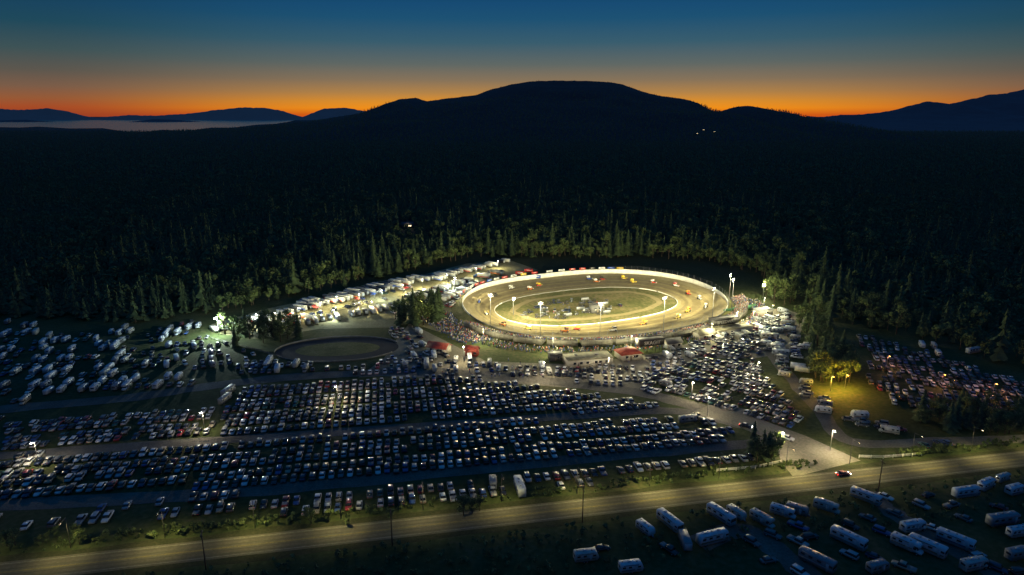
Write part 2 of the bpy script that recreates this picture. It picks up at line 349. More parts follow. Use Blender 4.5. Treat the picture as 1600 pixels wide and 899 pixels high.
for k in range(NS):
    t=2*math.pi*k/NS
    for i,f in enumerate(fr):
        f2=f+(.022*noise.noise(Vector((math.cos(t)*6,math.sin(t)*6,i*3.1))) if 0<i<len(fr)-1 else 0)
        p=ringpt(t,f2); vs.append((p[0],p[1],bank(f,t)))
nf=len(fr); fs=[];ms=[]
for k in range(NS):
    for j in range(nf-1):
        k2=(k+1)%NS; fs.append((k*nf+j,k*nf+j+1,k2*nf+j+1,k2*nf+j)); ms.append(mf_[j])
m=M(); m.v=vs;m.f=fs;m.m=ms
structure('dirt_track',to_mesh('dirt_track',m,smooth=True))
vs=[]
for k in range(NS):
    t=2*math.pi*k/NS; p=ringpt(t,1,0);q=ringpt(t,1,7); vs+=[(p[0],p[1],bank(1,t)-.02),(q[0],q[1],0)]
structure('embankment',to_mesh('embankment',M().add(vs,[(2*k,2*k+1,(2*k+3)%(2*NS),(2*k+2)%(2*NS)) for k in range(NS)],'bank_grass'),smooth=True))
sheet('infield',[oval(2*math.pi*k/NS,IA,IB,CI) for k in range(NS)],.10,'infield_grass',px=False)
# worn service lane inside the infield
vs=[]
for k in range(NS):
    t=2*math.pi*k/NS; w1=1.2*noise.noise(Vector((math.cos(t)*3,math.sin(t)*3,1))); p=oval(t,IA-9+w1,IB-8+w1,CI); q=oval(t,IA-13+w1*2,IB-12+w1*2,CI); vs+=[(p[0],p[1],.125),(q[0],q[1],.125)]
structure('service_lane',to_mesh('service_lane',M().add(vs,[(2*k,(2*k+2)%(2*NS),(2*k+3)%(2*NS),2*k+1) for k in range(NS)],'clay')))
def curb(name,label,cat,pts,zs,hs,th,mt,closed=True,mf=None):
    n=len(pts); vs=[]
    for i in range(n):
        a=pts[(i-1)%n] if closed else pts[max(0,i-1)]; b=pts[(i+1)%n] if closed else pts[min(n-1,i+1)]
        dx,dy=b[0]-a[0],b[1]-a[1]; l=math.hypot(dx,dy) or 1; nx,ny=-dy/l*th/2,dx/l*th/2; x,y=pts[i]
        vs+=[(x-nx,y-ny,zs[i]),(x-nx,y-ny,zs[i]+hs[i]),(x+nx,y+ny,zs[i]+hs[i]),(x+nx,y+ny,zs[i])]
    fs=[];ml=[]
    for i in range(n if closed else n-1):
        j=(i+1)%n
        for a in range(4):
            b=(a+1)%4; fs.append((i*4+a,j*4+a,j*4+b,i*4+b)); ml.append(mf(i) if mf else mt)
    if not closed: fs+=[(0,1,2,3),(4*n-1,4*n-2,4*n-3,4*n-4)]; ml+=[mt,mt]
    m=M(); m.v=vs; m.f=fs; m.m=ml
    o=link(bpy.data.objects.new(name,to_mesh(name,m))); tag(o,label,cat); return o
TS=[2*math.pi*k/NS for k in range(NS)]
curb('track_wall','white painted concrete wall around the dirt oval','wall',[ringpt(t,1,.2) for t in TS],[bank(1,t)-.4 for t in TS],[1.1+2.3*far(t) for t in TS],.3,'wall_white',mf=lambda i:'wall_white' if far(TS[i])>.1 else 'wall_dull')  # near stretch coloured grey to hold down its overlit rim
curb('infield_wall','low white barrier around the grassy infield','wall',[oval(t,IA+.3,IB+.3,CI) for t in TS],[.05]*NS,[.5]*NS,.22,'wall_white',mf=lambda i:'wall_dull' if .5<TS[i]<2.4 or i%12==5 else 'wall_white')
fe=link(bpy.data.objects.new('catch_fence',None)); tag(fe,'steel post and cable catch fence above track wall','fence')
pm=to_mesh('fence_post',M().cyl((0,0,-3.0),(0,0,3),.06,.06,5,'steel')); w_=M()
for k in range(0,NS,2):
    t=TS[k]
    if math.sin(t)>-.15 and math.cos(t)<.6: continue
    p=ringpt(t,1,.75); z=bank(1,t)+.9+1.5*far(t); o=link(bpy.data.objects.new('fence_post',pm)); o.parent=fe; o.location=(p[0],p[1],z)
    p2=ringpt(TS[(k+2)%NS],1,.75)
    for hh in(1,1.6,2.2,2.8): w_.cyl((p[0],p[1],z+hh),(p2[0],p2[1],z+hh),.018,.018,3,'steel')
c=link(bpy.data.objects.new('cable',to_mesh('cable',w_))); c.parent=fe; c['kind']='stuff'
STAND={}
def billboard(x,y,w,h,z0,cm,rz,label):
    k=('bb',round(w,1),round(h,1),cm,round(z0,1))
    if k not in STAND:
        STAND[k]=[('billboard',M().box((0,0,z0+h/2),(w,.08,h),cm),(0,0,0)),('lettering_band',M().box((w*.05,-.055,z0+h*.55),(w*.55,.02,h*.25),'ad_white' if cm!='ad_white' else 'ad_black'),(0,0,0))]+[('post',M().cyl((a,.12,0),(a,.12,z0+h*.9),.06,.06,5,'steel'),(0,0,0)) for a in(-w*.35,w*.35)]
    place(k,STAND[k],'billboard',label,'billboard','advertising boards around the speedway',(x,y,.05),rz)
for i in range(22):
    t=math.radians(52+i*5.2); p=ringpt(t,1,1.6); q=ringpt(t+.01,1,1.6); rz=math.atan2(q[1]-p[1],q[0]-p[0])+math.pi
    cm=random.choice(['ad_red','ad_blue','ad_yellow','ad_white','ad_white','ad_black','ad_white'])
    billboard(p[0],p[1],4.6,1.3,5.1,cm,rz,cm.split('_')[1]+' advertising board on posts behind track wall')
for i,(u,v) in enumerate([(812,434),(826,430),(790,446),(838,440)]):
    cm=['ad_red','ad_red','ad_white','ad_blue'][i]; x,y=G(u,v); billboard(x,y,6,2.2,2.2,cm,.1,'large '+cm.split('_')[1]+' advertising board beside the pit yard')

# ---------------------------------------------------------------- vehicles
def wheel(r=.33,w=.22): return M().cyl((0,-w/2,0),(0,w/2,0),r,r,10,'tyre').cyl((0,-w/2-.01,0),(0,w/2+.01,0),r*.55,r*.55,8,'hub')
W1=wheel(); W2=wheel(.4,.26); W3=wheel(.48,.3)
def sec(x,hw,zb,zt):
    zm=zb+(zt-zb)*.55
    return [(x,-hw*.9,zb),(x,-hw,zm),(x,-hw*.86,zt),(x,hw*.86,zt),(x,hw,zm),(x,hw*.9,zb)]
def ghouse(x0,x1,y,z0,z1,xt0,xt1,yt): return M().add([(x0,-y,z0),(x1,-y,z0),(x1,y,z0),(x0,y,z0),(xt0,-yt,z1),(xt1,-yt,z1),(xt1,yt,z1),(xt0,yt,z1)],[(3,2,1,0),(4,5,6,7),(0,1,5,4),(1,2,6,5),(2,3,7,6),(3,0,4,7)],'glass')
HL=M().box((0,0,0),(.12,.32,.14),'hub'); TL=M().box((0,0,0),(.08,.26,.16),'ad_red')
def ends(x0,x1,y,z,zt): return [('headlight',HL,(x1,y,z)),('headlight',HL,(x1,-y,z)),('tail_light',TL,(x0,y,zt)),('tail_light',TL,(x0,-y,zt))]
def sedan():
    b=M().loft([sec(*a) for a in [(-2.25,.72,.38,.78),(-2.1,.84,.3,.92),(-1.3,.9,.25,.96),(0,.92,.22,.96),(1,.9,.25,.93),(1.9,.85,.28,.8),(2.25,.7,.36,.6)]],'paint')
    b.box((-.42,0,1.45),(1.35,1.3,.06),'paint',.94,.94)
    return [('body',b,(0,0,0)),('window',ghouse(-1.65,.95,.8,.95,1.43,-1.12,.25,.64),(0,0,0))]+ends(-2.24,2.2,.55,.58,.72)+[('wheel',W1,(x,y,.33)) for x in(-1.35,1.4) for y in(-.8,.8)]
def suv():
    b=M().loft([sec(*a) for a in [(-2.3,.82,.42,1.05),(-2.2,.92,.38,1.12),(-1.2,.95,.34,1.12),(.6,.95,.34,1.1),(1.1,.93,.36,1.05),(2.0,.9,.4,.98),(2.3,.78,.45,.8)]],'paint')
    b.box((-.75,0,1.74),(2.5,1.45,.07),'paint',.96,.94)
    return [('body',b,(0,0,0)),('window',ghouse(-2.2,.95,.88,1.1,1.71,-2.0,.45,.72),(0,0,0))]+ends(-2.3,2.24,.6,.78,.95)+[('wheel',W2,(x,y,.4)) for x in(-1.4,1.45) for y in(-.82,.82)]
def pickup():
    b=M().loft([sec(*a) for a in [(-2.8,.88,.5,1.08),(-2.6,.95,.45,1.12),(-.9,.96,.42,1.12),(-.5,.96,.42,1.12),(1.2,.95,.42,1.12),(2.5,.92,.45,1.02),(2.8,.8,.5,.85)]],'paint')
    b.box((.25,0,1.83),(1.5,1.45,.07),'paint',.95,.94)
    return [('body',b,(0,0,0)),('window',ghouse(-.75,1.45,.88,1.1,1.8,-.55,1.0,.72),(0,0,0)),('truck_bed',M().box((-1.8,0,1.14),(1.75,1.55,.06),'vent'),(0,0,0))]+ends(-2.8,2.74,.65,.8,.95)+[('wheel',W2,(x,y,.4)) for x in(-1.75,1.8) for y in(-.84,.84)]
CARS={'sedan':sedan(),'suv':suv(),'pickup':pickup()}
def rbox(x0,x1,hw,z0,z1,mt,r=.18):
    S=lambda x,h,a,b:[(x,-h,a),(x,-h,b-r),(x,-h+r,b),(x,h-r,b),(x,h,b-r),(x,h,a)]
    return M().loft([S(x0,hw-.06,z0+.05,z1-.1),S(x0+r,hw,z0,z1),S(x1-r,hw,z0,z1),S(x1,hw-.06,z0+.05,z1-.1)],mt)
def side_windows(xs,hw,z,w=.9,h=.55):
    wm=M().box((0,0,0),(w,.05,h),'glass'); return [('window',wm,(x,sg*(hw+.005),z)) for x in xs for sg in(-1,1)]
AC=M().box((0,0,.17),(.95,.7,.3),'rv_white',.85,.85); VENT=M().box((0,0,.08),(.45,.45,.14),'vent',.8,.8)
def motorhome():
    b=rbox(-3.6,2.0,1.22,.55,3.15,'rvbody'); b.merge(rbox(1.85,3.5,1.15,2.05,3.1,'rvbody',.3))
    b.loft([sec(*a) for a in [(1.9,1.02,.5,1.95),(2.7,1.0,.5,1.95),(3.0,.98,.5,1.25),(3.8,.95,.5,1.15),(4.0,.85,.55,.95)]],'rvbody')
    st=[('stripe',M().box((-.8,sg*1.225,1.45),(5.3,.03,.28),'stripe'),(0,0,0)) for sg in(-1,1)]
    ws=M().add([(2.72,-.9,1.95),(2.72,.9,1.95),(3.05,.85,1.28),(3.05,-.85,1.28)],[(0,3,2,1)],'glass')
    return [('body',b,(0,0,0)),('windshield',ws,(0,0,0)),('window',M().box((2.35,0,1.6),(.7,2.06,.5),'glass'),(0,0,0)),('bumper',M().box((-3.62,0,.75),(.14,2.0,.3),'vent'),(0,0,0)),('roof_air_conditioner',AC,(-.8,0,3.14)),('roof_vent',VENT,(-2.7,.3,3.14)),('roof_vent',VENT,(1,-.3,3.14)),
        ('door',M().box((.6,-1.23,1.65),(.7,.05,1.8),'rv_roof'),(0,0,0)),('awning',M().cyl((-3.0,-1.3,2.85),(.9,-1.3,2.85),.1,.1,6,'stripe'),(0,0,0)),
        ('rear_window',M().box((-3.6,0,2.2),(.05,1.3,.6),'glass'),(0,0,0))]+st+side_windows([-2.7,-1.1,2.7],1.22,2.25)+[('wheel',W2,(x,y,.4)) for x in(-2.0,3.0) for y in(-1.0,1.0)]
def coach():
    b=rbox(-4.6,4.6,1.27,.5,3.35,'rvbody',.25)
    st=[('stripe',M().box((0,sg*1.275,1.3),(8.8,.03,.45),'stripe'),(0,0,0)) for sg in(-1,1)]
    return [('body',b,(0,0,0)),('windshield',M().box((4.59,0,2.2),(.08,2.2,1.1),'glass'),(0,0,0)),('roof_air_conditioner',AC,(-2.2,0,3.34)),('roof_air_conditioner',AC,(2,0,3.34)),('roof_vent',VENT,(0,.3,3.34)),
        ('door',M().box((3.2,-1.28,1.7),(.75,.05,2.0),'rv_roof'),(0,0,0)),('awning',M().cyl((-3.6,-1.36,3.05),(2.3,-1.36,3.05),.11,.11,6,'stripe'),(0,0,0))]+st+side_windows([-3.4,-1.3,1,3.95],1.27,2.35,1.1,.6)+[('wheel',W3,(x,y,.48)) for x in(-2.8,3.1) for y in(-1.05,1.05)]
def trailer():
    b=M(); r=.15; hw=1.2
    S=lambda x,z0,z1:[(x,-hw,z0),(x,-hw,z1-r),(x,-hw+r,z1),(x,hw-r,z1),(x,hw,z1-r),(x,hw,z0)]
    b.loft([S(-3.2,.75,2.75),S(-2.95,.5,3.0),S(2.4,.5,3.0),S(2.9,.55,2.7),S(3.2,.95,2.0)],'rvbody')
    hitch=M().add([(3.0,-.75,.45),(4.3,-.05,.42),(4.3,.05,.42),(3.0,.75,.45),(3.0,-.75,.57),(4.3,-.05,.5),(4.3,.05,.5),(3.0,.75,.57)],[(3,2,1,0),(4,5,6,7),(0,1,5,4),(1,2,6,5),(2,3,7,6),(3,0,4,7)],'dark_steel')
    st=[('stripe',M().box((-.2,sg*1.205,1.2),(5.4,.03,.35),'stripe'),(0,0,0)) for sg in(-1,1)]
    return [('body',b,(0,0,0)),('tow_hitch',hitch,(0,0,0)),('gas_bottle',M().cyl((3.45,0,.58),(3.45,0,1.0),.22,.2,8,'rv_white'),(0,0,0)),('roof_air_conditioner',AC,(-.4,0,2.99)),('roof_vent',VENT,(-2.3,.3,2.99)),('roof_vent',VENT,(1.6,-.2,2.99)),
      ('door',M().box((1.1,-1.21,1.55),(.7,.05,1.8),'rv_roof'),(0,0,0)),('awning',M().cyl((-2.4,-1.28,2.7),(1.8,-1.28,2.7),.1,.1,6,'stripe'),(0,0,0)),
      ('rear_window',M().box((-3.1,0,2.0),(.25,1.4,.55),'glass'),(0,0,0))]+st+side_windows([-2.2,-.5,2.1],1.2,2.05)+[('wheel',W1,(x,y,.33)) for x in(-.7,.1) for y in(-1.1,1.1)]
RVS={'motorhome':motorhome(),'coach':coach(),'trailer':trailer()}
def hauler():
    b=rbox(-7.0,4.6,1.3,.95,4.0,'rvbody',.12)
    st=[('stripe',M().box((-1.2,sg*1.305,1.6),(11.2,.03,.7),'stripe'),(0,0,0)) for sg in(-1,1)]
    cab=M().loft([sec(*a) for a in [(5.4,1.15,.6,2.9),(7.3,1.15,.6,3.0),(7.5,1.12,.6,2.1),(9.0,1.0,.6,1.9),(9.3,.9,.65,1.5)]],'cabpaint')
    return [('trailer_box',b,(0,0,0)),('cab',cab,(0,0,0)),('windshield',M().box((7.42,0,2.5),(.15,1.9,.7),'glass'),(0,0,0)),('window',M().box((6.9,0,2.4),(.6,2.34,.6),'glass'),(0,0,0)),('door',M().box((-7.0,0,2.4),(.06,2.2,2.6),'rv_roof'),(0,0,0))]+st+[('wheel',W3,(x,y,.5)) for x in(-5.8,-4.6,6.0,8.3) for y in(-1.0,1.0)]
def cargo():
    b=rbox(-3.5,3.5,1.2,.55,2.9,'rvbody',.12)
    hitch=M().add([(3.3,-.75,.56),(4.6,-.05,.42),(4.6,.05,.42),(3.3,.75,.56),(3.3,-.75,.66),(4.6,-.05,.5),(4.6,.05,.5),(3.3,.75,.66)],[(3,2,1,0),(4,5,6,7),(0,1,5,4),(1,2,6,5),(2,3,7,6),(3,0,4,7)],'dark_steel')
    return [('body',b,(0,0,0)),('tow_hitch',hitch,(0,0,0)),('door',M().box((-3.5,0,1.7),(.06,2.1,2.1),'rv_roof'),(0,0,0)),('roof_vent',VENT,(0,0,2.89))]+[('wheel',W1,(x,y,.33)) for x in(-.7,.1) for y in(-1.1,1.1)]
HAUL={'hauler':hauler(),'cargo':cargo()}
def flat(proto):
    a=M()
    for pn,m,off in proto: a.merge(m,off)
    return a
def inpoly(x,y,P):
    r=False;n=len(P);j=n-1
    for i in range(n):
        if (P[i][1]>y)!=(P[j][1]>y) and x<(P[j][0]-P[i][0])*(y-P[i][1])/(P[j][1]-P[i][1])+P[i][0]: r=not r
        j=i
    return r
occupied={}
def free(x,y,rad):
    c=(int(x//6),int(y//6))
    for i in(-2,-1,0,1,2):
        for j in(-2,-1,0,1,2):
            for (a,b,q) in occupied.get((c[0]+i,c[1]+j),()):
                if (a-x)**2+(b-y)**2<(q+rad)**2: return False
    return True
def occupy(x,y,rad): occupied.setdefault((int(x//6),int(y//6)),[]).append((x,y,rad))
SC=G(528,546)
for k in range(40):
    for rr in(.25,.6,.9,1.0):
        t=k*.157; occupy(SC[0]+31*rr*math.cos(t),SC[1]+19*rr*math.sin(t),2.5)
for bu,bv,br in [(686,548,6),(738,552,5),(908,566,6),(925,564,6),(892,568,6),(981,557,6),(868,560,4),(1015,548,5),(1008,549,5),(1022,547,5)]: occupy(*G(bu,bv),br)
cars=[];rvs=[];hauls=[]
LK={'car':cars,'rv':rvs,'haul':hauls}
def lot(px,ang,pitches,spacing,occ,kind,jit=.15,hj=1.6,rad=None,rvp=.5):
    P=[G(*p) for p in px]; a=math.radians(ang); c,s=math.cos(a),math.sin(a)
    Q=[(x*c+y*s,-x*s+y*c) for x,y in P]; xs=[q[0] for q in Q]; ys=[q[1] for q in Q]
    y=min(ys)+2.5;k=0
    while y<max(ys):
        x=min(xs)+R()*.8
        run=0
        while x<max(xs):
            kd=kind
            if kind=='mix': kd='rv' if R()<rvp else 'car'
            if R()<.008: run=random.randint(1,3)
            if run>0: run-=1
            elif R()<occ:
                wx,wy=x*c-y*s,x*s+y*c
                if inpoly(wx,wy,P):
                    r=rad or (1.15 if kd=='car' else 1.6)
                    if free(wx,wy,r):
                        occupy(wx,wy,r)
                        wx+=U(-jit,jit)*.4; jy=U(-jit,jit)*2*(2 if kind=='mix' else 1)
                        h=a+math.pi/2+math.radians(U(-hj,hj))+(math.pi if R()<.35 else 0)
                        LK[kd].append((wx-s*jy,wy+c*jy,h))
            x+=spacing*(U(.985,1.02) if kind=='car' and hj<3 else U(.95,1.07))
        y+=pitches[k%len(pitches)]; k+=1
def row(p0,p1,sp,hd,occ,kind,hj=4,off=0):
    a=G(*p0);b=G(*p1); n=int(math.dist(a,b)/sp); dr=math.atan2(b[1]-a[1],b[0]-a[0])
    for i in range(n+1):
        if R()>occ: continue
        f=i/max(1,n); x=a[0]+(b[0]-a[0])*f; y=a[1]+(b[1]-a[1])*f
        if not free(x,y,1.7): continue
        occupy(x,y,1.8); j=U(-1,1); h=dr+math.radians(hd)+math.radians(U(-hj,hj))
        LK[kind].append((x+math.cos(h)*j,y+math.sin(h)*j,h))
FG=[(1008,832,-60,'trailer'),(1046,822,-62,'coach'),(1126,812,-58,'coach'),(1112,848,20,'coach'),(1070,852,90,'cargo'),(915,876,10,'trailer'),(985,893,10,'trailer'),
 (1190,818,-55,'motorhome'),(1150,808,-60,'trailer'),(1222,806,-35,'motorhome'),(1245,803,-35,'trailer'),(1290,798,-38,'motorhome'),(1352,783,-48,'coach'),(1325,850,-52,'coach'),(1276,884,-50,'coach'),
 (1425,830,15,'motorhome'),(1448,862,-50,'coach'),(1492,852,-48,'coach'),(1508,776,12,'coach'),(1540,764,30,'motorhome'),(1566,752,25,'motorhome'),(1565,820,12,'coach'),(1590,838,12,'motorhome'),(1520,890,15,'motorhome'),(1585,772,20,'trailer'),(1370,893,20,'trailer'),(1590,873,15,'motorhome'),(1415,858,-50,'motorhome'),
 (352,628,82,'coach'),(357,616,82,'coach'),(1075,660,15,'coach'),(770,760,95,'trailer'),(812,768,100,'coach'),(1520,552,20,'coach'),(1040,604,-30,'trailer')]
for u,v,h,k in FG:
    x,y=G(u,v); rvs.append((x,y,math.radians(h),k)); occupy(x,y,3.6 if k=='coach' else 2.9)
for _ in range(100):
    u=U(1180,1620);v=U(755,899); x,y=G(u,v)
    if free(x,y,2.2) and y<hy(x)-12: cars.append((x,y,math.radians(random.choice([-50,-50,15,130])+U(-8,8)))); occupy(x,y,2.2)
for u,v,h in [(1045,862,-55),(1030,842,-60),(940,860,15),(1175,850,-55)]:
    x,y=G(u,v)
    if free(x,y,2): cars.append((x,y,math.radians(h))); occupy(x,y,2)
PA=[5.6,7.4]
lot([(352,606),(520,596),(640,592),(705,589),(800,600),(935,618),(1050,637),(940,642),(640,663),(345,683)],10.6,PA,2.75,.97,'car')
lot([(0,655),(335,642),(335,680),(0,703)],10.6,PA,2.9,.8,'car')
lot([(-60,720),(330,695),(640,674),(940,653),(1080,650),(1150,672),(1130,694),(850,717),(500,751),(300,767),(-60,783)],10.6,PA,2.85,.93,'car')
lot([(200,784),(500,766),(850,731),(1060,710),(1190,700),(1185,720),(1100,732),(880,762),(720,782),(560,800),(250,815)],10.6,PA,3.0,.78,'car')
lot([(-60,805),(200,790),(240,812),(0,835),(-60,840)],10.6,PA,3.4,.5,'car')
lot([(1010,585),(1090,562),(1180,565),(1210,610),(1260,655),(1225,672),(1130,640),(1060,620),(1005,612)],-42,[5.4,6.8],2.75,.97,'car')
lot([(1080,560),(1120,535),(1190,530),(1190,560)],-42,[5.4,6.8],2.8,.88,'car')
lot([(1060,550),(1100,528),(1225,488),(1240,500),(1200,522),(1120,540),(1080,560)],25,[5.3,6.5],2.9,.75,'mix',rvp=.2)
lot([(1195,500),(1240,505),(1262,545),(1255,575),(1270,610),(1300,640),(1420,672),(1390,685),(1290,650),(1225,590),(1195,540)],72,[5.5,6.8],3.6,.9,'mix',hj=10,jit=.4,rvp=.4)
lot([(1340,525),(1450,550),(1600,600),(1620,642),(1480,645),(1400,635),(1360,605)],-20,[6,7.2],3.0,.75,'car',hj=5)
lot([(1340,520),(1470,545),(1600,580),(1600,596),(1450,560)],-20,[11],5,.3,'rv')
lot([(0,580),(150,575),(335,597),(330,608),(180,616),(0,634)],8,[9,7.5],4.2,.76,'mix',hj=6,jit=.3,rvp=.42)
lot([(0,520),(130,512),(325,505),(320,520),(200,548),(90,560),(0,572)],14,[10,8],4.6,.62,'mix',hj=12,jit=.5,rvp=.5)
lot([(210,548),(330,525),(420,560),(390,585),(235,575)],25,[7.5],3.6,.62,'mix',hj=16,rvp=.3)
lot([(0,498),(60,500),(60,512),(0,516)],14,[10],4,.6,'rv')
lot([(0,560),(90,560),(240,545),(250,575),(150,574),(0,580)],10,[8],3.6,.5,'mix',hj=12,rvp=.35)
lot([(390,563),(690,556),(690,582),(480,585),(395,585)],6,[5.6,6.5],3.1,.85,'mix',hj=8,rvp=.25)
lot([(600,505),(650,515),(700,560),(620,560),(615,530)],30,[6.5],3.3,.6,'mix',hj=14,rvp=.2)
lot([(700,560),(800,572),(860,575),(860,588),(700,584)],4,[5.6,7],3.1,.8,'mix',hj=10,rvp=.35)
lot([(860,578),(1000,570),(1060,555),(1070,565),(1010,600),(950,604),(860,592)],-10,[6.5],3.0,.8,'car',hj=12)
lot([(690,558),(770,568),(770,574),(690,566)],-18,[7],4.4,.9,'mix')
lot([(1000,556),(1060,535),(1085,550),(1010,575)],20,[6],3.2,.75,'mix',hj=14,rvp=.3)
lot([(1430,690),(1480,690),(1480,700),(1430,700)],10,[7],3,.7,'car')
# pits
row((440,492),(640,444),4.0,95,.95,'haul'); row((470,478),(650,436),4.6,95,.8,'haul')
row((480,506),(612,482),4.0,80,.95,'haul'); row((455,500),(600,468),4.2,90,.6,'car')
row((655,440),(770,416),4.0,95,.95,'haul'); row((690,452),(780,428),4.2,95,.8,'haul')
row((690,470),(748,448),4.0,75,.95,'haul'); row((672,440),(790,410),4.4,95,.6,'haul')
row((335,518),(402,500),4.2,85,.95,'haul'); row((405,508),(450,494),4.2,90,.9,'haul')
row((420,516),(480,500),4.4,90,.8,'haul')
row((615,490),(680,470),3.4,80,.8,'car'); row((640,468),(690,455),3.6,95,.9,'haul'); row((700,480),(722,462),3.6,60,.8,'car')
row((560,470),(640,450),3.4,95,.6,'car')

def assign(L,kinds,wts):
    out=[]
    for it in L:
        k=it[3] if len(it)>3 else random.choices(kinds,wts)[0]
        out.append((*it[:3],k))
    out.sort(key=lambda q:q[0]**2+q[1]**2); return out
CNAME={'sedan':('parked_car','car'),'suv':('sport_utility_vehicle','suv'),'pickup':('pickup_truck','pickup truck')}
cnt={'sedan':0,'suv':0,'pickup':0}; rest=[]
for x,y,h,k in assign(cars,['sedan','suv','pickup'],[50,32,18]):
    p=paint(); cn=p.split('_')[1]
    if cnt[k]<(250 if k!='sedan' else 296):
        cnt[k]+=1; nm,cat=CNAME[k]; d=math.hypot(x,y)
        place(k,CARS[k],nm,f'{cn} {cat} parked among rows on grass and gravel',cat,'cars parked in rows on the field',(x,y,.065),h,{'paint':p},parts=d<235)
    else: rest.append((k,x,y,h,p))
FL={k:flat(CARS[k]) for k in CARS}
if rest:
    sl=[p[0] for p in PAINTS]+['glass','hub','tyre','vent','ad_red']
    stuff('parked_cars',scatter_mesh('parked_cars',[(FL[k],x,y,.065,h,1,{'paint':p}) for k,x,y,h,p in rest],sl),'many parked cars of mixed colours on the field','parked cars')
RN={'motorhome':('motorhome','motorhome'),'coach':('coach_motorhome','motorhome'),'trailer':('travel_trailer','travel trailer'),'cargo':('cargo_trailer','cargo trailer')}
RVS['cargo']=HAUL['cargo']
for x,y,h,k in assign(rvs,['motorhome','coach','trailer','cargo'],[34,7,46,13]):
    nm,cat=RN[k]; bd=random.choice(['rv_white','rv_white','rv_white','rv_cream','rv_grey']); st=random.choice(['rv_stripe','rv_stripe_tan','rv_side_grey']); d=math.hypot(x,y)
    place(k,RVS[k],nm,f"{bd.split('_')[1]} {cat} with stripe camped on the grass",cat,'recreational vehicles camped around the speedway',(x,y,.065),h,{'rvbody':bd,'stripe':st},parts=d<240,scale=U(.88,1.0) if d<240 else U(.74,.92))
for x,y,h,k in assign(hauls,['hauler','cargo'],[40,60]):
    bd=random.choice(['hauler_white','hauler_white','hauler_white','rv_cream','paint_black','paint_grey']); st=random.choice(['ad_red','ad_blue','rv_stripe','ad_orange'])
    nm,cat=('race_hauler','truck') if k=='hauler' else ('cargo_trailer','cargo trailer')
    place(k,HAUL[k],nm,f"{'white' if bd in('hauler_white','rv_cream') else 'dark'} {cat} parked in the lit pit yard",cat,'team transporters in the pit yard',(x,y,.04),h,{'rvbody':bd,'stripe':st,'cabpaint':paint()},parts=False,scale=.8 if k=='hauler' else .95)
print('cars',len(cars),'rest',len(rest),'rvs',len(rvs),'haul',len(hauls))
CANF=[M().cyl((a,b,0),(a,b,2.3),.04,.04,5,'steel') for a in(-1.5,1.5) for b in(-1.5,1.5)]
def canopy(cm):
    t=M().add([(-1.6,-1.6,2.25),(1.6,-1.6,2.25),(1.6,1.6,2.25),(-1.6,1.6,2.25),(0,0,3.2)],[(0,1,4),(1,2,4),(2,3,4),(3,0,4)],cm)
    return [('canopy_top',t,(0,0,0))]+[('leg',f,(0,0,0)) for f in CANF]
CAN={c:canopy(c) for c in['canvas_white','canvas_blue','canvas_red']}
for i in range(30):
    cm=random.choice(list(CAN)); u=U(430,650); x,y=G(u,496-(u-450)*.24+U(-6,6))
    if free(x,y,1.5): place(('can',cm),CAN[cm],'canopy_tent',f"{cm.split('_')[1]} pop up canopy tent in pit yard",'tent','canopy tents in the pit yard',(x,y,.04),U(0,1.5)); occupy(x,y,1.5)
# sprint cars
def sprint():
    b=M().loft([sec(*a) for a in [(-1.7,.3,.3,.9),(-1.0,.42,.25,1.0),(-.2,.4,.25,.85),(.9,.36,.25,.8),(1.9,.2,.3,.5)]],'race')
    cage=M()
    for y in(-.38,.38):
        cage.cyl((-.9,y,.9),(-.75,y,1.5),.03,.03,4,'dark_steel').cyl((-.75,y,1.5),(.1,y,1.45),.03,.03,4,'dark_steel').cyl((.1,y,1.45),(.35,y,.8),.03,.03,4,'dark_steel')
    wg=M().add([(-1.5,-.76,2.15),(.2,-.76,1.75),(.2,.76,1.75),(-1.5,.76,2.15),(-1.5,-.76,2.2),(.2,-.76,1.8),(.2,.76,1.8),(-1.5,.76,2.2)],[(0,3,2,1),(4,5,6,7),(0,1,5,4),(1,2,6,5),(2,3,7,6),(3,0,4,7)],'race')
    for y in(-.78,.78): wg.box((-.65,y,1.85),(1.9,.03,.75),'race2')
    nw=M().box((1.9,0,.75),(.55,1.0,.04),'race').box((1.9,.5,.72),(.6,.03,.25),'race2').box((1.9,-.5,.72),(.6,.03,.25),'race2')
    wr=wheel(.45,.45); wf=wheel(.33,.25)
    return [('body',b,(0,0,0)),('roll_cage',cage,(0,0,0)),('top_wing',wg,(0,0,0)),('nose_wing',nw,(0,0,0)),('wheel',wr,(-1.2,-.75,.45)),('wheel',wr,(-1.2,.75,.45)),('wheel',wf,(1.2,-.65,.33)),('wheel',wf,(1.2,.65,.33))]
SP=sprint()
for i,(td,f) in enumerate([(62,.55),(66,.4),(70,.62),(96,.5),(103,.35),(112,.6),(130,.45),(150,.55),(176,.4),(198,.6),(215,.45),(236,.5),(243,.35),(258,.6),(272,.45),(290,.5),(306,.38),(318,.6),(338,.5),(352,.42),(8,.6),(25,.5),(40,.4),(48,.62)]):
    t=math.radians(td); p=ringpt(t,f); q=ringpt(t-.02,f)
    c1=random.choice(['ad_white','ad_red','ad_blue','ad_yellow','ad_orange','ad_black','ad_white']); c2=random.choice(['ad_white','ad_black','ad_red','ad_yellow'])
    place('sprint',SP,'sprint_car',f"{c1.split('_')[1]} winged sprint car racing on the dirt oval",'race car','winged race cars on the dirt oval',(p[0],p[1],bank(f,t)+.03),math.atan2(q[1]-p[1],q[0]-p[0])+U(-.1,.25),{'race':c1,'race2':c2},scale=1.1)
k=0
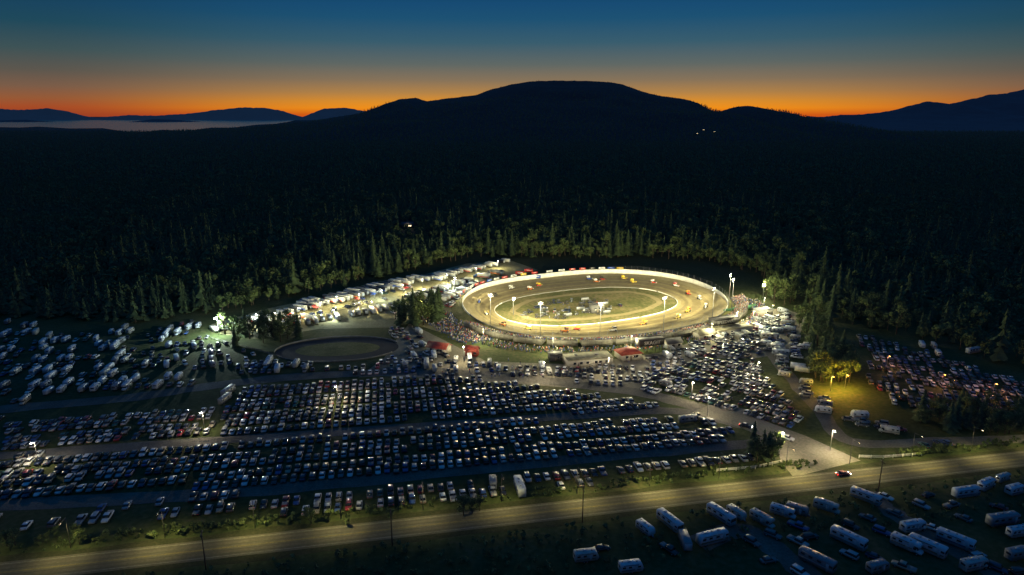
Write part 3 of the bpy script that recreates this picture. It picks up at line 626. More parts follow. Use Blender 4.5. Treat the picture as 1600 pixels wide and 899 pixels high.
while k<85:
    t=U(0,6.28); r=math.sqrt(R()); a_,b_=-14+32*r*math.cos(t),-5+17*r*math.sin(t); x=CI[0]+AX[0]*a_+AN[0]*b_; y=CI[1]+AX[1]*a_+AN[1]*b_
    k+=1
    if free(x,y,1.7):
        occupy(x,y,1.7); kk=random.choice(['pickup','suv','pickup','sprint','sprint','sprint','cargo']); p=random.choice(['paint_black','paint_grey','paint_navy','paint_grey','paint_black'])
        if kk=='cargo': place('cargo',HAUL['cargo'],'cargo_trailer','grey cargo trailer standing on the infield dirt','cargo trailer','support vehicles on the infield',(x,y,.12),ANG+U(-.3,.3),{'rvbody':'rv_side_grey'},parts=False,scale=.65)
        elif kk=='sprint': place('sprint',SP,'sprint_car','stopped winged sprint car waiting on the infield','race car','support vehicles on the infield',(x,y,.12),U(0,6.28),{'race':random.choice(['rv_grey','ad_black','ad_black','paint_navy']),'race2':'ad_black'})
        else: place(kk,CARS[kk],CNAME[kk][0],f"{p.split('_')[1]} {CNAME[kk][1]} standing on the infield",CNAME[kk][1],'support vehicles on the infield',(x,y,.12),ANG+random.choice([0,1.57])+U(-.5,.5),{'paint':p},parts=False,scale=.9)

# ---------------------------------------------------------------- people
def person_mesh(seated,sub=0):
    if not seated:
        J={'pel':(0,0,.95),'sp':(0,0,1.2),'ch':(0,0,1.4),'nk':(0,0,1.52),'hd':(.02,0,1.62),'ht':(.02,0,1.76),
        'hl':(0,.1,.9),'kl':(.03,.12,.5),'al':(0,.13,.08),'tl':(.14,.14,.04),'hr':(0,-.1,.9),'kr':(.03,-.12,.5),'ar':(-.03,-.13,.08),'tr':(.11,-.14,.04),
        'sl':(0,.19,1.42),'el':(-.02,.25,1.14),'wl':(.08,.26,.9),'sr':(0,-.19,1.42),'er':(-.02,-.25,1.14),'wr':(.08,-.26,.9)}
    else:
        J={'pel':(0,0,.5),'sp':(0,0,.75),'ch':(0,0,.95),'nk':(.02,0,1.07),'hd':(.04,0,1.17),'ht':(.04,0,1.31),
        'hl':(.05,.1,.48),'kl':(.45,.13,.5),'al':(.45,.13,.08),'tl':(.58,.14,.04),'hr':(.05,-.1,.48),'kr':(.45,-.13,.5),'ar':(.45,-.13,.08),'tr':(.58,-.14,.04),
        'sl':(0,.19,.97),'el':(.08,.24,.7),'wl':(.32,.18,.6),'sr':(0,-.19,.97),'er':(.08,-.24,.7),'wr':(.32,-.18,.6)}
    E=[('pel','sp'),('sp','ch'),('ch','nk'),('nk','hd'),('hd','ht'),('pel','hl'),('hl','kl'),('kl','al'),('al','tl'),('pel','hr'),('hr','kr'),('kr','ar'),('ar','tr'),('ch','sl'),('sl','el'),('el','wl'),('ch','sr'),('sr','er'),('er','wr')]
    RD=dict(pel=.14,sp=.13,ch=.15,nk=.06,hd=.1,ht=.08,hl=.1,kl=.065,al=.045,tl=.035,sl=.07,el=.045,wl=.035)
    names=list(J); ix={n:i for i,n in enumerate(names)}
    me=bpy.data.meshes.new('sk'); me.from_pydata([J[n] for n in names],[(ix[a],ix[b]) for a,b in E],[])
    ob=link(bpy.data.objects.new('sk',me)); ob.modifiers.new('s','SKIN')
    sv=me.skin_vertices[0].data
    for n in names:
        r=RD.get(n) or RD.get(n[0]+'l') or .05; sv[ix[n]].radius=(r,r)
    sv[0].use_root=True
    if sub: mod=ob.modifiers.new('ss','SUBSURF'); mod.levels=sub
    dg=bpy.context.evaluated_depsgraph_get(); em=ob.evaluated_get(dg).to_mesh()
    m=M(); vs=[tuple(v.co) for v in em.vertices]; hz=1.55 if not seated else 1.1; wz=.93 if not seated else .52
    fs=[tuple(p.vertices) for p in em.polygons]; m.v=vs; m.f=fs
    for f in fs:
        c=sum((Vector(vs[i]) for i in f),Vector())/len(f)
        if c.z>hz: m.m.append('skin' if c.x>.02 else 'hair')
        elif c.z>wz and not(seated and c.x>.25 and c.z<.56): m.m.append('shirt')
        else: m.m.append('trousers')
    bpy.data.objects.remove(ob); return m
mat('hair',(.08,.05,.03),.8)
PS=person_mesh(False); PT=person_mesh(True); PH=person_mesh(False,1)
# ---------------------------------------------------------------- grandstands + crowd
ROWS=9; DR=.8; RI=.3
def stand(Wd):
    prof=[(0,.1)]
    for r in range(ROWS): prof+=[(r*DR,.3+r*RI),((r+1)*DR,.3+r*RI)]
    prof+=[(ROWS*DR,.1)]
    b=M().loft([[(x,y,z) for x,z in prof] for y in(-Wd/2,Wd/2)],'concrete')
    P=[('grandstand',b,(0,0,0))]
    pl=M().box((0,0,0),(.3,Wd-.1,.05),'seat_plank')
    for r in range(ROWS): P.append(('seat',pl,(r*DR+.55,0,.72+r*RI)))
    n=5; rp=M().cyl((0,0,0),(0,0,.3+ROWS*RI+.9),.05,.05,4,'steel')
    for i in range(n+1): P.append(('railing_post',rp,(ROWS*DR+.06,-Wd/2+.2+i*(Wd-.4)/n,0)))
    P.append(('railing',M().cyl((ROWS*DR+.06,-Wd/2,.3+ROWS*RI+.9),(ROWS*DR+.06,Wd/2,.3+ROWS*RI+.9),.04,.04,5,'steel'),(0,0,0)))
    return P
crowd=[]; sl=CLOTH+['skin','hair']
STW=15.0
STD=stand(STW)
tcur=math.radians(188); tend=math.radians(326); SO=4.5
def sop(t): return ringpt(t,1,SO)
while tcur<tend:
    p=sop(tcur); t2=tcur
    while math.dist(sop(t2),p)<STW+.6: t2+=.002
    q=sop(t2); mx_,my_=(p[0]+q[0])/2,(p[1]+q[1])/2
    dx,dy=q[0]-p[0],q[1]-p[1]; rz=math.atan2(dy,dx)-math.pi/2
    place('stand',STD,'grandstand','stepped bleacher grandstand with steel railing facing the oval','grandstand','bleachers along the front stretch',(mx_,my_,.75),rz)
    c,s_=math.cos(rz),math.sin(rz)
    for r in range(ROWS):
        yy=-STW/2+.4
        while yy<STW/2-.3:
            if R()<.78:
                st=R()<.35; lx=r*DR+(.25 if st else .5); lz=.75+.3+r*RI+.04
                crowd.append((PS if st else PT,mx_+lx*c-yy*s_,my_+lx*s_+yy*c,lz,rz+math.pi+U(-.3,.3),U(.92,1.05),{'shirt':random.choice(CLOTH),'trousers':random.choice(['cloth_blue','cloth_black','cloth_grey','cloth_tan'])}))
            yy+=.62
    tcur=t2
for _ in range(950):
    t=math.radians(U(176,338)); p=ringpt(t,1,U(13,21))
    crowd.append((PS,p[0],p[1],.05,U(0,6.28),U(.92,1.05),{'shirt':random.choice(CLOTH),'trousers':random.choice(['cloth_blue','cloth_black'])}))
for _ in range(420):
    t=math.radians(U(170,205)); p=ringpt(t,1,U(8,26)); crowd.append((PS,p[0],p[1],.05,U(0,6.28),U(.92,1.05),{'shirt':random.choice(CLOTH),'trousers':'cloth_blue'}))
stuff('spectator_crowd',scatter_mesh('spectator_crowd',crowd,sl),'dense crowd of seated and standing race spectators','crowd')
for i in range(80):
    if i<44: u=U(680,1000); x,y=G(u,U(564,592))
    elif i<56: x,y=G(U(500,680),U(470,500))
    else: x,y=G(U(820,960),U(472,500))
    if not free(x,y,.6): continue
    sh=random.choice(CLOTH); occupy(x,y,.5)
    place(('per',sh),[('body',PH,(0,0,0))],'person',f"person in {sh.split('_')[1]} shirt and dark trousers standing on gravel",'person','people walking about the grounds',(x,y,.13 if i>=56 else .05),U(0,6.28),{'shirt':sh,'trousers':'cloth_blue'},parts=False)

# ---------------------------------------------------------------- buildings
def text_mesh(body,size,depth,mt):
    cu=bpy.data.curves.new('t','FONT'); cu.body=body; cu.size=size; cu.extrude=depth; cu.align_x='CENTER'; cu.align_y='CENTER'; cu.offset=size*.025
    ob=link(bpy.data.objects.new('t',cu)); dg=bpy.context.evaluated_depsgraph_get()
    me=bpy.data.meshes.new_from_object(ob.evaluated_get(dg)); bpy.data.objects.remove(ob); me.materials.clear(); me.materials.append(MT[mt]); return me
def building(name,label,cat,u,v,L,W,h,deg,wm,rm,kind='gable',nw=3,nd=1,rise=1.8,z0=0,lit=False,xy=None):
    x,y=xy or G(u,v)
    wall=M().box((0,0,h/2),(L,W,h),wm)
    vents=[]
    if kind=='gable':
        wall.add([(-L/2,-W/2,h),(-L/2,W/2,h),(-L/2,0,h+rise*.96)],[(0,2,1)],wm); wall.add([(L/2,-W/2,h),(L/2,W/2,h),(L/2,0,h+rise*.96)],[(0,1,2)],wm)
        a,b=L/2+.5,W/2+.5; e=h-.25
        roof=M().add([(-a,-b,e),(a,-b,e),(a,0,h+rise),(-a,0,h+rise),(-a,b,e),(a,b,e),(-a,-b,e+.15),(a,-b,e+.15),(a,0,h+rise+.15),(-a,0,h+rise+.15),(-a,b,e+.15),(a,b,e+.15)],[(0,3,2,1),(4,5,2,3),(6,7,8,9),(9,8,11,10),(0,1,7,6),(5,4,10,11),(1,2,8,7),(2,5,11,8),(3,0,6,9),(4,3,9,10)],rm)
    elif kind=='hip':
        a,b=L/2+.6,W/2+.6; q=max(.3,a-b)
        roof=M().add([(-a,-b,h-.05),(a,-b,h-.05),(a,b,h-.05),(-a,b,h-.05),(-q,0,h+rise),(q,0,h+rise)],[(0,1,5,4),(1,2,5),(2,3,4,5),(3,0,4),(3,2,1,0)],rm)
    else:
        roof=M().box((0,0,h+.12),(L+.5,W+.5,.24),rm); roof.box((0,-W/2-.1,h+.36),(L+.5,.2,.25),rm).box((0,W/2+.1,h+.36),(L+.5,.2,.25),rm)
        if L>12 and W>5: vents=[('roof_vent',M().box((0,0,0),(1.6,1.4,.62),'vent'),(L*.2,0,h+.55)),('roof_vent',M().box((0,0,0),(1.2,1.2,.52),'vent'),(-L*.25,W*.15,h+.5))]
    P=[(name,wall,(0,0,0)),('roof',roof,(0,0,0))]+vents
    win='window_lit' if lit else 'glass'
    for i in range(nw):
        xx=-L/2+L*(i+1)/(nw+1)+ (1.0 if nd and i==nw//2 else 0)
        for sg in(-1,1): P.append(('window',M().box((xx,sg*(W/2+.01),h*.58),(1.3,.08,1.1),win).box((xx,sg*(W/2+.03),h*.58-.6),(1.5,.14,.08),'siding_white'),(0,0,0)))
    for i in range(nd):
        xx=-L/2+L*(i+.5)/(nd)-.4; P.append(('door',M().box((xx,-W/2-.02,1.08),(1.0,.08,2.1),'door'),(0,0,0)))
    return place(('bld',x,y),P,name,label,cat,None,(x,y,z0+.05),math.radians(deg))
building('ticket_building','small red roofed building with white walls by the entrance','building',686,550,10,6,3,-22,'siding_white','roof_red',nw=3)
building('snack_building','small red gabled snack building beside the crowd','building',738,555,5.5,4,2.8,-15,'siding_red','roof_red',nw=2)
building('office_building','long flat roofed beige building with dark windows','building',918,568,21,9.5,3.6,12,'siding_white','roof_beige','flat',nw=6,nd=2)
building('concession_building','building with red hipped roof behind the grandstand','building',981,559,10,8,3,18,'siding_white','roof_red','hip',nw=3,rise=2.4)
building('restroom_building','small dark flat roofed block beside office','building',868,562,6,5,3,12,'siding_dark','roof_dark','flat',nw=1)
building('storage_building','low white service building behind the bleachers','building',1143,521,22,6,3.2,22,'siding_white','roof_beige','flat',nw=4,nd=2)
building('storage_building','low tan roofed building behind the bleachers','building',1100,529,10,6,3.2,22,'siding_white','roof_beige','gable',nw=2)
building('storage_building','white shed with flat roof near turn','shed',1192,492,10,5,3.2,22,'siding_white','rv_roof','flat',nw=1)
building('snack_building','small white hut with dark roof beside bleachers','building',1050,543,8,5,3,20,'siding_white','roof_dark','gable',nw=2)
HX,HY=G(637,356)
hb=building('forest_house','lit house standing alone in the forest','house',637,356,11,7,4,10,'siding_dark','roof_dark','gable',nw=3,lit=True)
bvh=BVHTree.FromPolygons([v.co.copy() for v in MNT.vertices],[tuple(p.vertices) for p in MNT.polygons])
for u,v in [(1115,212),(1098,209),(1088,215)]:
    dv=v-449.5; hit=bvh.ray_cast(Vector((0,0,H)),Vector((u-800,F*cT-dv*sT,-(F*sT+dv*cT))).normalized())
    if hit[0]: building('hillside_house','small lit house on the wooded mountain slope','house',0,0,12,8,6,20,'siding_dark','roof_dark','gable',nw=3,lit=True,xy=(hit[0].x,hit[0].y),z0=hit[0].z+13)
def pressbox(label,u,v,L,deg,word,size):
    b=building('press_box',label,'press box',u,v,L,4.2,3.0,deg,'siding_dark','roof_dark','flat',nw=0,nd=0,z0=4.0)
    leg=to_mesh('support_leg',M().cyl((0,0,-4.0),(0,0,0),.12,.12,6,'dark_steel'))
    for a in(-L/2+.5,-L/6,L/6,L/2-.5):
        for q in(-1.6,1.6): o=link(bpy.data.objects.new('support_leg',leg)); o.parent=b; o.location=(a,q,0)
    gl=link(bpy.data.objects.new('window',to_mesh('window',M().box((0,2.12,1.8),(L-1,.06,1.2),'glass')))); gl.parent=b
    sg=link(bpy.data.objects.new('sign_panel',to_mesh('sign_panel',M().box((0,-2.2,1.5),(L*.98,.12,2.9),'sign_black')))); sg.parent=b
    t=link(bpy.data.objects.new('lettering',text_mesh(word,size,.03,'letter_white'))); t.parent=b; t.location=(0,-2.32,1.5); t.rotation_euler=(math.pi/2,0,0)
pressbox('dark raised press box with white lettering on its back',1015,551,13,16,'SKAGIT',2.5)
pressbox('long dark press box with white lettering on its back',1130,517,16,20,'SPEEDWAY',2.3)
building('scoring_stand','small two level scoring building on the infield','building',932,488,8,4,4.5,25,'siding_dark','roof_dark','flat',nw=3,nd=1)
curb('screen_wall','green painted screen wall at the turn exit','wall',[G(1130,490),G(1180,481)],[0,0],[2.4,2.4],.2,'siding_green',False)
def sov(t,a,b):
    c_,s_=math.cos(.12),math.sin(.12); x=a*math.cos(t); y=b*math.sin(t); return (SC[0]+x*c_-y*s_,SC[1]+x*s_+y*c_)
sheet('kart_track',[sov(2*math.pi*k/64,29,17.5) for k in range(64)],.07,'asphalt_dark',px=False)
sheet('kart_infield',[sov(2*math.pi*k/64,20,10) for k in range(64)],.10,'bank_grass',px=False)
curb('kart_wall','low pale wall around the small paved oval','wall',[sov(math.pi*(.1+.95*k/50),29.5,18) for k in range(51)],[.05]*51,[.8]*51,.25,'wall_dull',False)
curb('kart_wall','low dull wall around the small paved oval','wall',[sov(math.pi*(1.15+.7*k/40),29.5,18) for k in range(41)],[.05]*41,[.6]*41,.25,'concrete',False)
def rail_fence(P,label,hh=1.2,st=3,mt='wall_white'):
    e=link(bpy.data.objects.new('rail_fence',None)); tag(e,label,'fence'); e.location=(*P[0],0)
    pm=to_mesh('post',M().box((0,0,hh/2),(.14,.14,hh),mt)); ox,oy=P[0]
    for i in range(len(P)-1):
        a,b=P[i],P[i+1]; n=max(1,int(math.dist(a,b)/st))
        for k in range(n+(1 if i==len(P)-2 else 0)):
            o=link(bpy.data.objects.new('post',pm)); o.parent=e; o.location=(a[0]+(b[0]-a[0])*k/n-ox,a[1]+(b[1]-a[1])*k/n-oy,0)
        for z in(.45,.8,1.1):
            o=link(bpy.data.objects.new('rail',to_mesh('rail',M().cyl((a[0]-ox,a[1]-oy,z*hh/1.2),(b[0]-ox,b[1]-oy,z*hh/1.2),.06,.06,4,mt)))); o.parent=e
rail_fence([G(1342,716),G(1380,717),G(1440,712)],'white painted rail fence beside the highway entrance')
rail_fence([G(1120,738),G(1180,733),G(1220,724)],'white rail fence along the parking field edge')
rail_fence([G(330,530),G(400,548),G(440,560)],'weathered rail fence beside the small paved oval',1.1,3,'wall_dull')

# ---------------------------------------------------------------- lamps
def spot(parent,loc,target,power,colr,ang,blend=.8,rad=.4):
    ld=bpy.data.lights.new('bulb','SPOT'); ld.energy=power; ld.color=colr; ld.spot_size=math.radians(ang); ld.spot_blend=blend; ld.shadow_soft_size=rad
    o=link(bpy.data.objects.new('bulb',ld)); o.parent=parent; o.location=loc
    wp=parent.matrix_basis@Vector(loc); d=Vector(target)-wp; q=d.to_track_quat('-Z','Y'); o.rotation_euler=(parent.matrix_basis.to_3x3().inverted()@q.to_matrix()).to_euler()
def point(parent,loc,power,colr,rad=.25):
    ld=bpy.data.lights.new('bulb','POINT'); ld.energy=power; ld.color=colr; ld.shadow_soft_size=rad
    o=link(bpy.data.objects.new('bulb',ld)); o.parent=parent; o.location=loc
FLC=(1,.9,.5)
FH=M().box((0,0,0),(.3,.55,.5),'dark_steel').box((.16,0,0),(.04,.5,.44),'lamp_on')
PB={}
def flood(x,y,h,tgt,power,label='tall steel floodlight mast with lamp bank above the track',ang=114,n=4,added_spill=0):
    rz=math.atan2(tgt[1]-y,tgt[0]-x)
    if (h,n) not in PB: PB[(h,n)]=(M().cyl((0,0,0),(0,0,h),.22,.12,8,'steel'),M().box((.1,0,0),(.12,n*.8,.12),'steel'))
    pole,bar=PB[(h,n)]
    P=[('floodlight_mast',pole,(0,0,0)),('crossbar',bar,(0,0,h-.2)),('crossbar',bar,(0,0,h-1.2))]
    for i in range(n):
        for z in(-.2,-1.2): P.append(('flood_lamp',FH,(.32,(i-(n-1)/2)*.8,h+z)))
    o=place(('flood',h,n),P,'floodlight_mast',label,'floodlight','floodlight masts around the speedway',(x,y,.05),rz)
    spot(o,(1.0,0,h-.7),(tgt[0],tgt[1],tgt[2]),power,FLC,ang)
    if added_spill: point(o,(-.8,0,h+.8),added_spill,FLC)  # extra point light added to brighten the stands and surroundings
BX,BY=CO[0]+AN[0]*22,CO[1]+AN[1]*22
for td,pw in [(198,150),(224,170),(248,195),(270,205),(292,190),(314,150),(336,70)]:
    t=math.radians(td); p=ringpt(t,1,3.0); tg=ringpt(math.pi*2-t,.5)
    flood(p[0],p[1],17 if td==336 else 20,(tg[0]*.45+BX*.55,tg[1]*.45+BY*.55,3),pw*1000,added_spill=24000)
for td,pw in [(140,60)]:
    t=math.radians(td); p=ringpt(t,1,10); tg=ringpt(t,.4); flood(p[0],p[1],12,(tg[0],tg[1],0),pw*1000,ang=130,n=2)
x,y=G(802,492); flood(x,y,10,(CO[0]-30,CO[1]-40,0),18000,'floodlight mast standing on the infield by the barrier',n=2,added_spill=5000)
x,y=G(1192,466); flood(x,y,9,(x-25,y-50,0),30000,n=2,added_spill=12000)
LP={}
def lamp(u,v,h,power,colr,matn,label='street lamp on a slim pole over parked cars',xy=None,sz=1.0):
    x,y=xy or G(u,v)
    if (h,matn,sz) not in LP: LP[(h,matn,sz)]=[('street_lamp',M().cyl((0,0,0),(0,0,h),.1,.06,6,'steel'),(0,0,0)),('lamp_arm',M().cyl((0,0,h-.1),(0,-1.1,h+.15),.05,.04,5,'steel'),(0,0,0)),('lamp_housing',M().box((0,-1.3,h+.12*sz+.02),(.35*sz,.7*sz,.16),'dark_steel',.8,.8),(0,0,0)),('lamp_lens',M().box((0,-1.3,h-.06*sz),(.42*sz,.66*sz,.2*sz),matn,.7,.7),(0,0,0))]
    o=place(('lamp',h,matn,sz),LP[(h,matn,sz)],'street_lamp',label,'street lamp','lamps over the parking fields',(x,y,.05),0)
    point(o,(0,-1.35,h-.6*sz),power,colr)
WC=(1,.82,.5); CC=(.85,1,.9)
for td in(206,232,256,278,300,322): lamp(0,0,8,10500,FLC,'lamp_warm','added warm lamp on pole behind the crowded bleachers',xy=ringpt(math.radians(td),1,19))  # lamps added to light the backs of the crowd
for u,v in[(1150,508),(1205,498)]: lamp(u,v,8,7000,FLC,'lamp_warm','added warm lamp on pole over the turn exit')  # added with the bleacher lamps to brighten this end
lamp(342,525,10,42000,CC,'lamp_cool','bright lamp on pole at the pit yard entrance',sz=2.6)
lamp(653,498,9,12000,WC,'lamp_on','bright lamp on pole beside dark conifers',sz=1.6)
for u,v,p in [(528,632,3000),(320,675,2600),(60,725,2600),(1080,625,3500),(1297,705,5000),(1218,708,4000),(725,566,4500),(1182,592,3500),(1105,650,1500),(850,592,3500),(950,585,3500),(1040,575,3000)]: lamp(u,v,8,p*1.4,WC,'lamp_on')
lamp(1297,612,7,12000,(1,.58,.05),'lamp_amber','amber lamp on pole beside lit trees')
lamp(1320,606,6,7000,(1,.58,.05),'lamp_amber','amber lamp on pole beside lit trees')
for u,v in [(1385,575),(1470,605),(1550,620)]: lamp(u,v,6,1600,(1,.45,.22),'lamp_amber','added dim amber lamp on pole over parked cars')  # lamps added to give this lot its reddish tint
for i,(u,v) in enumerate([(400,505),(435,503),(468,494),(500,486),(525,498),(530,476),(560,472),(585,484),(600,466),(632,457),(660,448),(695,440),(712,452),(740,430),(778,418)]):
    lamp(u+U(-4,4),v+2,6,7800,(1,.9,.5) if i%4 else CC,'lamp_on','portable work light on stand among race transporters')
ld=bpy.data.lights.new('bulb','POINT'); ld.energy=700; ld.color=(1,.8,.5); o=link(bpy.data.objects.new('bulb',ld)); o.parent=hb; o.location=(0,-6,5)
UP=[('utility_pole',M().cyl((0,0,0),(0,0,11),.18,.12,7,'wood_pole'),(0,0,0)),('crossarm',M().box((0,0,10.2),(2.4,.12,.14),'wood_pole'),(0,0,0))]+[('insulator',M().cyl((a,0,10.27),(a,0,10.5),.05,.04,5,'vent'),(0,0,0)) for a in(-1,-.4,.4,1)]
for u,v in [(322,890),(613,853),(910,816),(1372,770)]:
    x,y=G(u,v); place('util',UP,'utility_pole','wooden utility pole with crossarm beside the highway','utility pole','utility poles along the highway',(x,y,0),RA+math.pi/2)
RL=[('street_lamp',M().cyl((0,0,0),(0,0,9),.1,.07,6,'dark_steel'),(0,0,0)),('lamp_arm',M().cyl((0,0,8.9),(0,-3,9.3),.05,.04,5,'dark_steel'),(0,0,0)),('lamp_housing',M().box((0,-3.2,9.33),(.4,.9,.16),'dark_steel',.8,.8),(0,0,0)),('lamp_lens',M().box((0,-3.2,9.2),(.3,.6,.08),'lamp_warm'),(0,0,0))]
def added_roadlamp(x,side,power):  # added street lamps, standing in for headlight glow on the road
    y=hy(x)+side*7.8
    o=place('added_roadlamp',RL,'street_lamp','added dark street lamp pole leaning over the highway','street lamp','added lamps along the highway',(x,y,0),RA+(0 if side>0 else math.pi))
    a=RA+(0 if side>0 else math.pi); wx,wy=x+3.2*math.sin(a),y-3.2*math.cos(a)
    spot(o,(0,-3.2,9.05),(wx,wy,0),power,(1,.83,.33),146,.9,.2)
for i in range(15):
    x=-138+i*22.5; added_roadlamp(x,1,[2600,3400,4600,4800,3900,3000,3600,5000,7000,8200,8000,6200,5600,5200,4600][i]*1.25)
x,y=G(1323,750); x,y=(x,hy(x)+1.8)
P=[(n,m,o) for n,m,o in CARS['sedan'] if n not in('tail_light','headlight')]+[('tail_light',M().box((-2.24,q,.72),(.1,.3,.18),'tail_on'),(0,0,0)) for q in(-.55,.55)]+[('headlight',M().box((2.22,q,.6),(.1,.3,.16),'head_on'),(0,0,0)) for q in(-.55,.55)]
place('redcar',P,'moving_car','red car with glowing tail lights driving on highway','car',None,(x,y,.1),RA,{'paint':'paint_red'})
x,y=G(1230,688); place('suv',CARS['suv'],'sport_utility_vehicle','white van like suv leaving through the entrance road','suv',None,(x,y,.12),-.6,{'paint':'paint_white'})
x,y=G(1165,668); place('exitcar',P,'moving_car','dark car with headlights waiting at the exit lane','car',None,(x,y,.12),-.5,{'paint':'paint_black'})

# ---------------------------------------------------------------- trees
def conifer(h,wh,nb,seed,tris=True,rad=.17):
    rn=random.Random(seed); m=M()
    for i in range(wh):
        f=(i+.5)/wh; z=h*(.1+.88*f); r=h*rad*(1-f)**.75*rn.uniform(.7,1.25)+.15; a0=rn.random()*6.28
        for b in range(nb):
            if rn.random()<.15: continue
            a=a0+6.283*b/nb+rn.uniform(-.25,.25); rr=r*rn.uniform(.6,1.3); wv=rr*1.9/nb*1.6
            ca,sa=math.cos(a),math.sin(a); dz=rr*rn.uniform(.2,.5); zt=z+rn.uniform(-.3,.3)*h/wh
            lm=(rr*.55*ca-wv*sa,rr*.55*sa+wv*ca,zt-dz*.7); rm=(rr*.55*ca+wv*sa,rr*.55*sa-wv*ca,zt-dz*.7)
            mt='needle_light' if rn.random()<.4 else 'needle_dark'
            vs=[(0,0,zt+h/wh*.8),lm,(rr*ca,rr*sa,zt-dz),rm]
            m.add(vs,[(0,1,2),(0,2,3)] if tris else [(0,1,2,3)],mt)
    m.add([(-.12,0,h*.93),(.12,0,h*.93),(0,0,h*1.03)],[(0,1,2)],'needle_dark')
    return m
def broad(h,n,sz,seed):
    rn=random.Random(seed); m=M(); lobes=[]
    for i in range(9):
        a=rn.random()*6.28; r=h*.22*math.sqrt(rn.random()); lobes.append((r*math.cos(a),r*math.sin(a),h*rn.uniform(.35,.88),h*rn.uniform(.09,.19)))
    for i in range(n):
        L=rn.choice(lobes); d=Vector((rn.gauss(0,1),rn.gauss(0,1),rn.gauss(0,1))).normalized(); q=L[3]*rn.uniform(.5,1.15)
        p=Vector(L[:3])+d*q; a=Vector((rn.gauss(0,1),rn.gauss(0,1),rn.gauss(0,1))); t1=d.cross(a).normalized(); t2=(d.cross(t1)*.8+d*rn.uniform(-.5,.5)).normalized(); s=sz*rn.uniform(.6,1.3)
        m.add([p-t1*s,p-t2*s*.7,p+t1*s,p+t2*s*.7],[(0,1,2,3)],'leaf_light' if rn.random()<.45 else 'leaf_dark')
    return m,lobes
def ctrunk(h): return M().cyl((0,0,-.2),(0,0,h*.55),h*.014,h*.008,6,'bark').cyl((0,0,h*.55),(0,0,h*.98),h*.008,.02,5,'bark')
def btrunk(h,lobes):
    m=M().cyl((0,0,-.2),(0,0,h*.42),h*.02,h*.013,7,'bark')
    for l in lobes: m.cyl((0,0,h*.36),l[:3],h*.009,h*.003,4,'bark')
    return m
HI=[];LO=[];FAR=[]
for s_ in range(4):
    h=[17,20,24,14][s_]; HI.append(('conifer_tree',conifer(h,22,9,s_,rad=[.21,.19,.17,.26][s_]),ctrunk(h),'dark green conifer with drooping branches','conifer'))
for s_ in range(4):
    h=[13,16,11,14][s_]; cr,lb=broad(h,620,.45,s_+20); HI.append(('broadleaf_tree',cr,btrunk(h,lb),'leafy broadleaf tree with rounded uneven crown','tree'))
for s_ in range(5): LO.append(conifer([15,19,21,12,16][s_],9,7,s_+40,False,[.24,.21,.2,.28,.24][s_]))
for s_ in range(4): LO.append(broad([12,15,11,13][s_],125,.95,s_+60)[0])
for s_ in range(3): FAR.append(conifer([19,22,16][s_],4,5,s_+80,False,.26))
for s_ in range(2): FAR.append(broad([16,18][s_],16,2.6,s_+95)[0])
for l in LO: l.cyl((0,0,0),(0,0,6),.3,.2,4,'bark')
for l in FAR: l.cyl((0,0,0),(0,0,6),.3,.2,3,'bark')
CLEAR=[G(*p) for p in [(-900,540),(0,498),(150,506),(250,503),(330,493),(420,474),(560,444),(640,425),(720,406),(800,402),(900,406),(1000,402),(1100,411),(1180,428),(1230,454),(1252,483),(1335,513),(1450,538),(1600,578),(2400,660),(3000,1100),(-2500,1100)]]
near=[]
y=230.0
while y<1150:
    x=-.82*y-90
    while x<.82*y+90:
        xx,yy=x+U(-3.6,3.6),y+U(-3.6,3.6)
        if not inpoly(xx,yy,CLEAR) and not(abs(xx-HX)<12 and -50<yy-HY<10): near.append((xx,yy))
        x+=7.3
    y+=6.9
near=[p for p in near if noise.noise(Vector((p[0]/45,p[1]/45,0)))>-.45 or R()<.4]
tx,ty=CO
near.sort(key=lambda p:math.hypot(p[0]-tx,(p[1]-ty)))
ind=[]
def patch(poly,n,kinds,sc=(.6,1.0)):
    P=[G(*p) for p in poly]; xs=[p[0] for p in P]; ys=[p[1] for p in P]; k=0; tr=0
    while k<n and tr<n*40:
        tr+=1; x,y=U(min(xs),max(xs)),U(min(ys),max(ys))
        if inpoly(x,y,P) and free(x,y,.8): ind.append((x,y,random.choice(kinds),U(*sc))); occupy(x,y,1.0); k+=1
patch([(350,522),(470,512),(485,532),(420,548),(360,542)],24,[0,3,4,4,5],(.6,.95))
patch([(612,496),(690,488),(688,508),(620,515)],26,[0,1,3,4,5,7],(.8,1.15))
patch([(1240,500),(1275,500),(1300,540),(1260,545)],14,[4,5,0,3],(.6,.95))
patch([(1268,582),(1325,584),(1328,601),(1278,601)],16,[4,5,6,4,7],(.7,.95))
patch([(1262,560),(1325,566),(1335,584),(1268,580)],12,[4,5,0,3,7],(.8,1.15))
patch([(1165,712),(1215,708),(1220,725),(1175,728)],8,[4,6,0,3],(.45,.75))
patch([(1420,640),(1600,655),(1620,690),(1500,680),(1430,672)],30,[4,5,6,0],(.45,.8))
patch([(1190,462),(1240,458),(1245,476),(1200,480)],10,[4,5],(.8,1.1))
patch([(720,800),(760,790),(765,810),(730,815)],3,[6],(.4,.6))
patch([(0,850),(120,835),(150,850),(0,868)],8,[4,6],(.25,.45))
patch([(480,812),(620,805),(620,822),(480,828)],5,[4,6],(.25,.4))
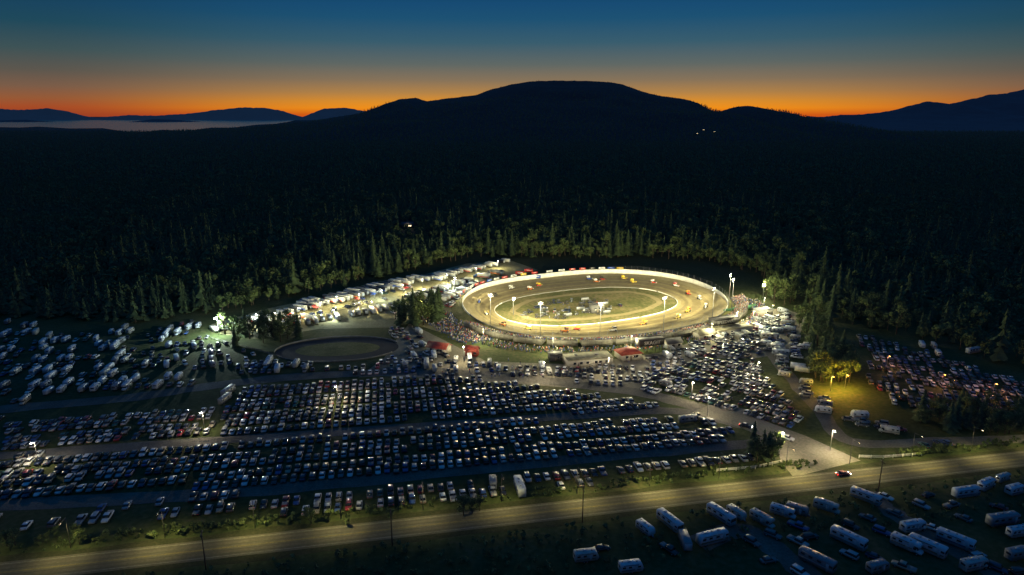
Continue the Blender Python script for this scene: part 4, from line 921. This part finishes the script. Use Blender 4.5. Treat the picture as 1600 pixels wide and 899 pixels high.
def puttree(x,y,k,s,grp):
    nm,cr,tk,lb,cat=HI[k]
    if ('tm',k) not in cache: cache[('tm',k)]=(to_mesh('crown',cr),to_mesh('trunk',tk))
    a,b=cache[('tm',k)]
    e=link(bpy.data.objects.new(nm,None)); e.location=(x,y,0); e.rotation_euler=(0,0,U(0,6.28)); e.scale=(s*U(.9,1.2),s*U(.9,1.2),s)
    e.empty_display_size=.5
    tag(e,lb+(' at forest edge' if grp=='trees at the forest edge' else ' among the parking fields'),cat,grp)
    for n,me in(('trunk',b),('crown',a)):
        c=link(bpy.data.objects.new(n,me)); c.parent=e
for x,y,k,s in ind: puttree(x,y,k,s,'trees between the parking fields')
ni=400-len(ind)
def hgt(): return U(.5,.9) if R()<.8 else U(.9,1.3)
for x,y in near[:ni]:
    bl=noise.noise(Vector((x/35,y/35,2)))
    k=random.choices(range(8),[3,3,2,3,1,1,1,1] if bl>.12 else [.5,.5,.3,1,4,4,4,4])[0]; puttree(x,y,k,U(.5,1.25) if k<3 else hgt(),'trees at the forest edge')
items=[]
for x,y in near[ni:]:
    bl=noise.noise(Vector((x/80,y/80,5)))>-.15
    k=random.choice([5,6,7,8]) if bl and R()<.82 else random.randint(0,4)
    items.append((LO[k],x,y,0,U(0,6.28),hgt(),None))
y=1150.0; st=14.0
while y<5060:
    x=-.8*y-60
    while x<.8*y+60:
        X_,Y_=x+U(-.5,.5)*st,y+U(-.5,.5)*st; z=-1
        if Y_>2680:
            hit=bvh.ray_cast(Vector((X_,Y_,2000)),Vector((0,0,-1)))
            z=max(-1,hit[0].z-1.5) if hit[0] else -1
        items.append((random.choice(FAR),X_,Y_,z-(4 if Y_>4600 else 0),U(0,6.28),U(.6,1.05)*(.6 if Y_>4500 else 1),None)); x+=st
    y+=st*1.15; st=14+max(0,(y-1500))*.0052
sk=['needle_dark','needle_light','leaf_dark','leaf_light','bark']
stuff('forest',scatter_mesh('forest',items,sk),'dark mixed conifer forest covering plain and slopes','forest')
print('forest',len(items),'ind trees',len(ind)+ni)
sc=[]; SH=[broad(2.2,26,.4,s)[0] for s in(90,91,92)]
for _ in range(1800):
    x=U(-150,230); d=U(7.8,12.5) if R()<.35 else -U(8,28)
    y=hy(x)+d
    if not free(x,y,1.2): continue
    if 100<x<125 and d>0: continue
    sc.append((random.choice(SH),x,y,-.4,U(0,6.28),U(.4,1.1),None))
stuff('roadside_scrub',scatter_mesh('roadside_scrub',sc,['leaf_dark','leaf_light']),'low dark scrub and weeds along the highway','scrub')
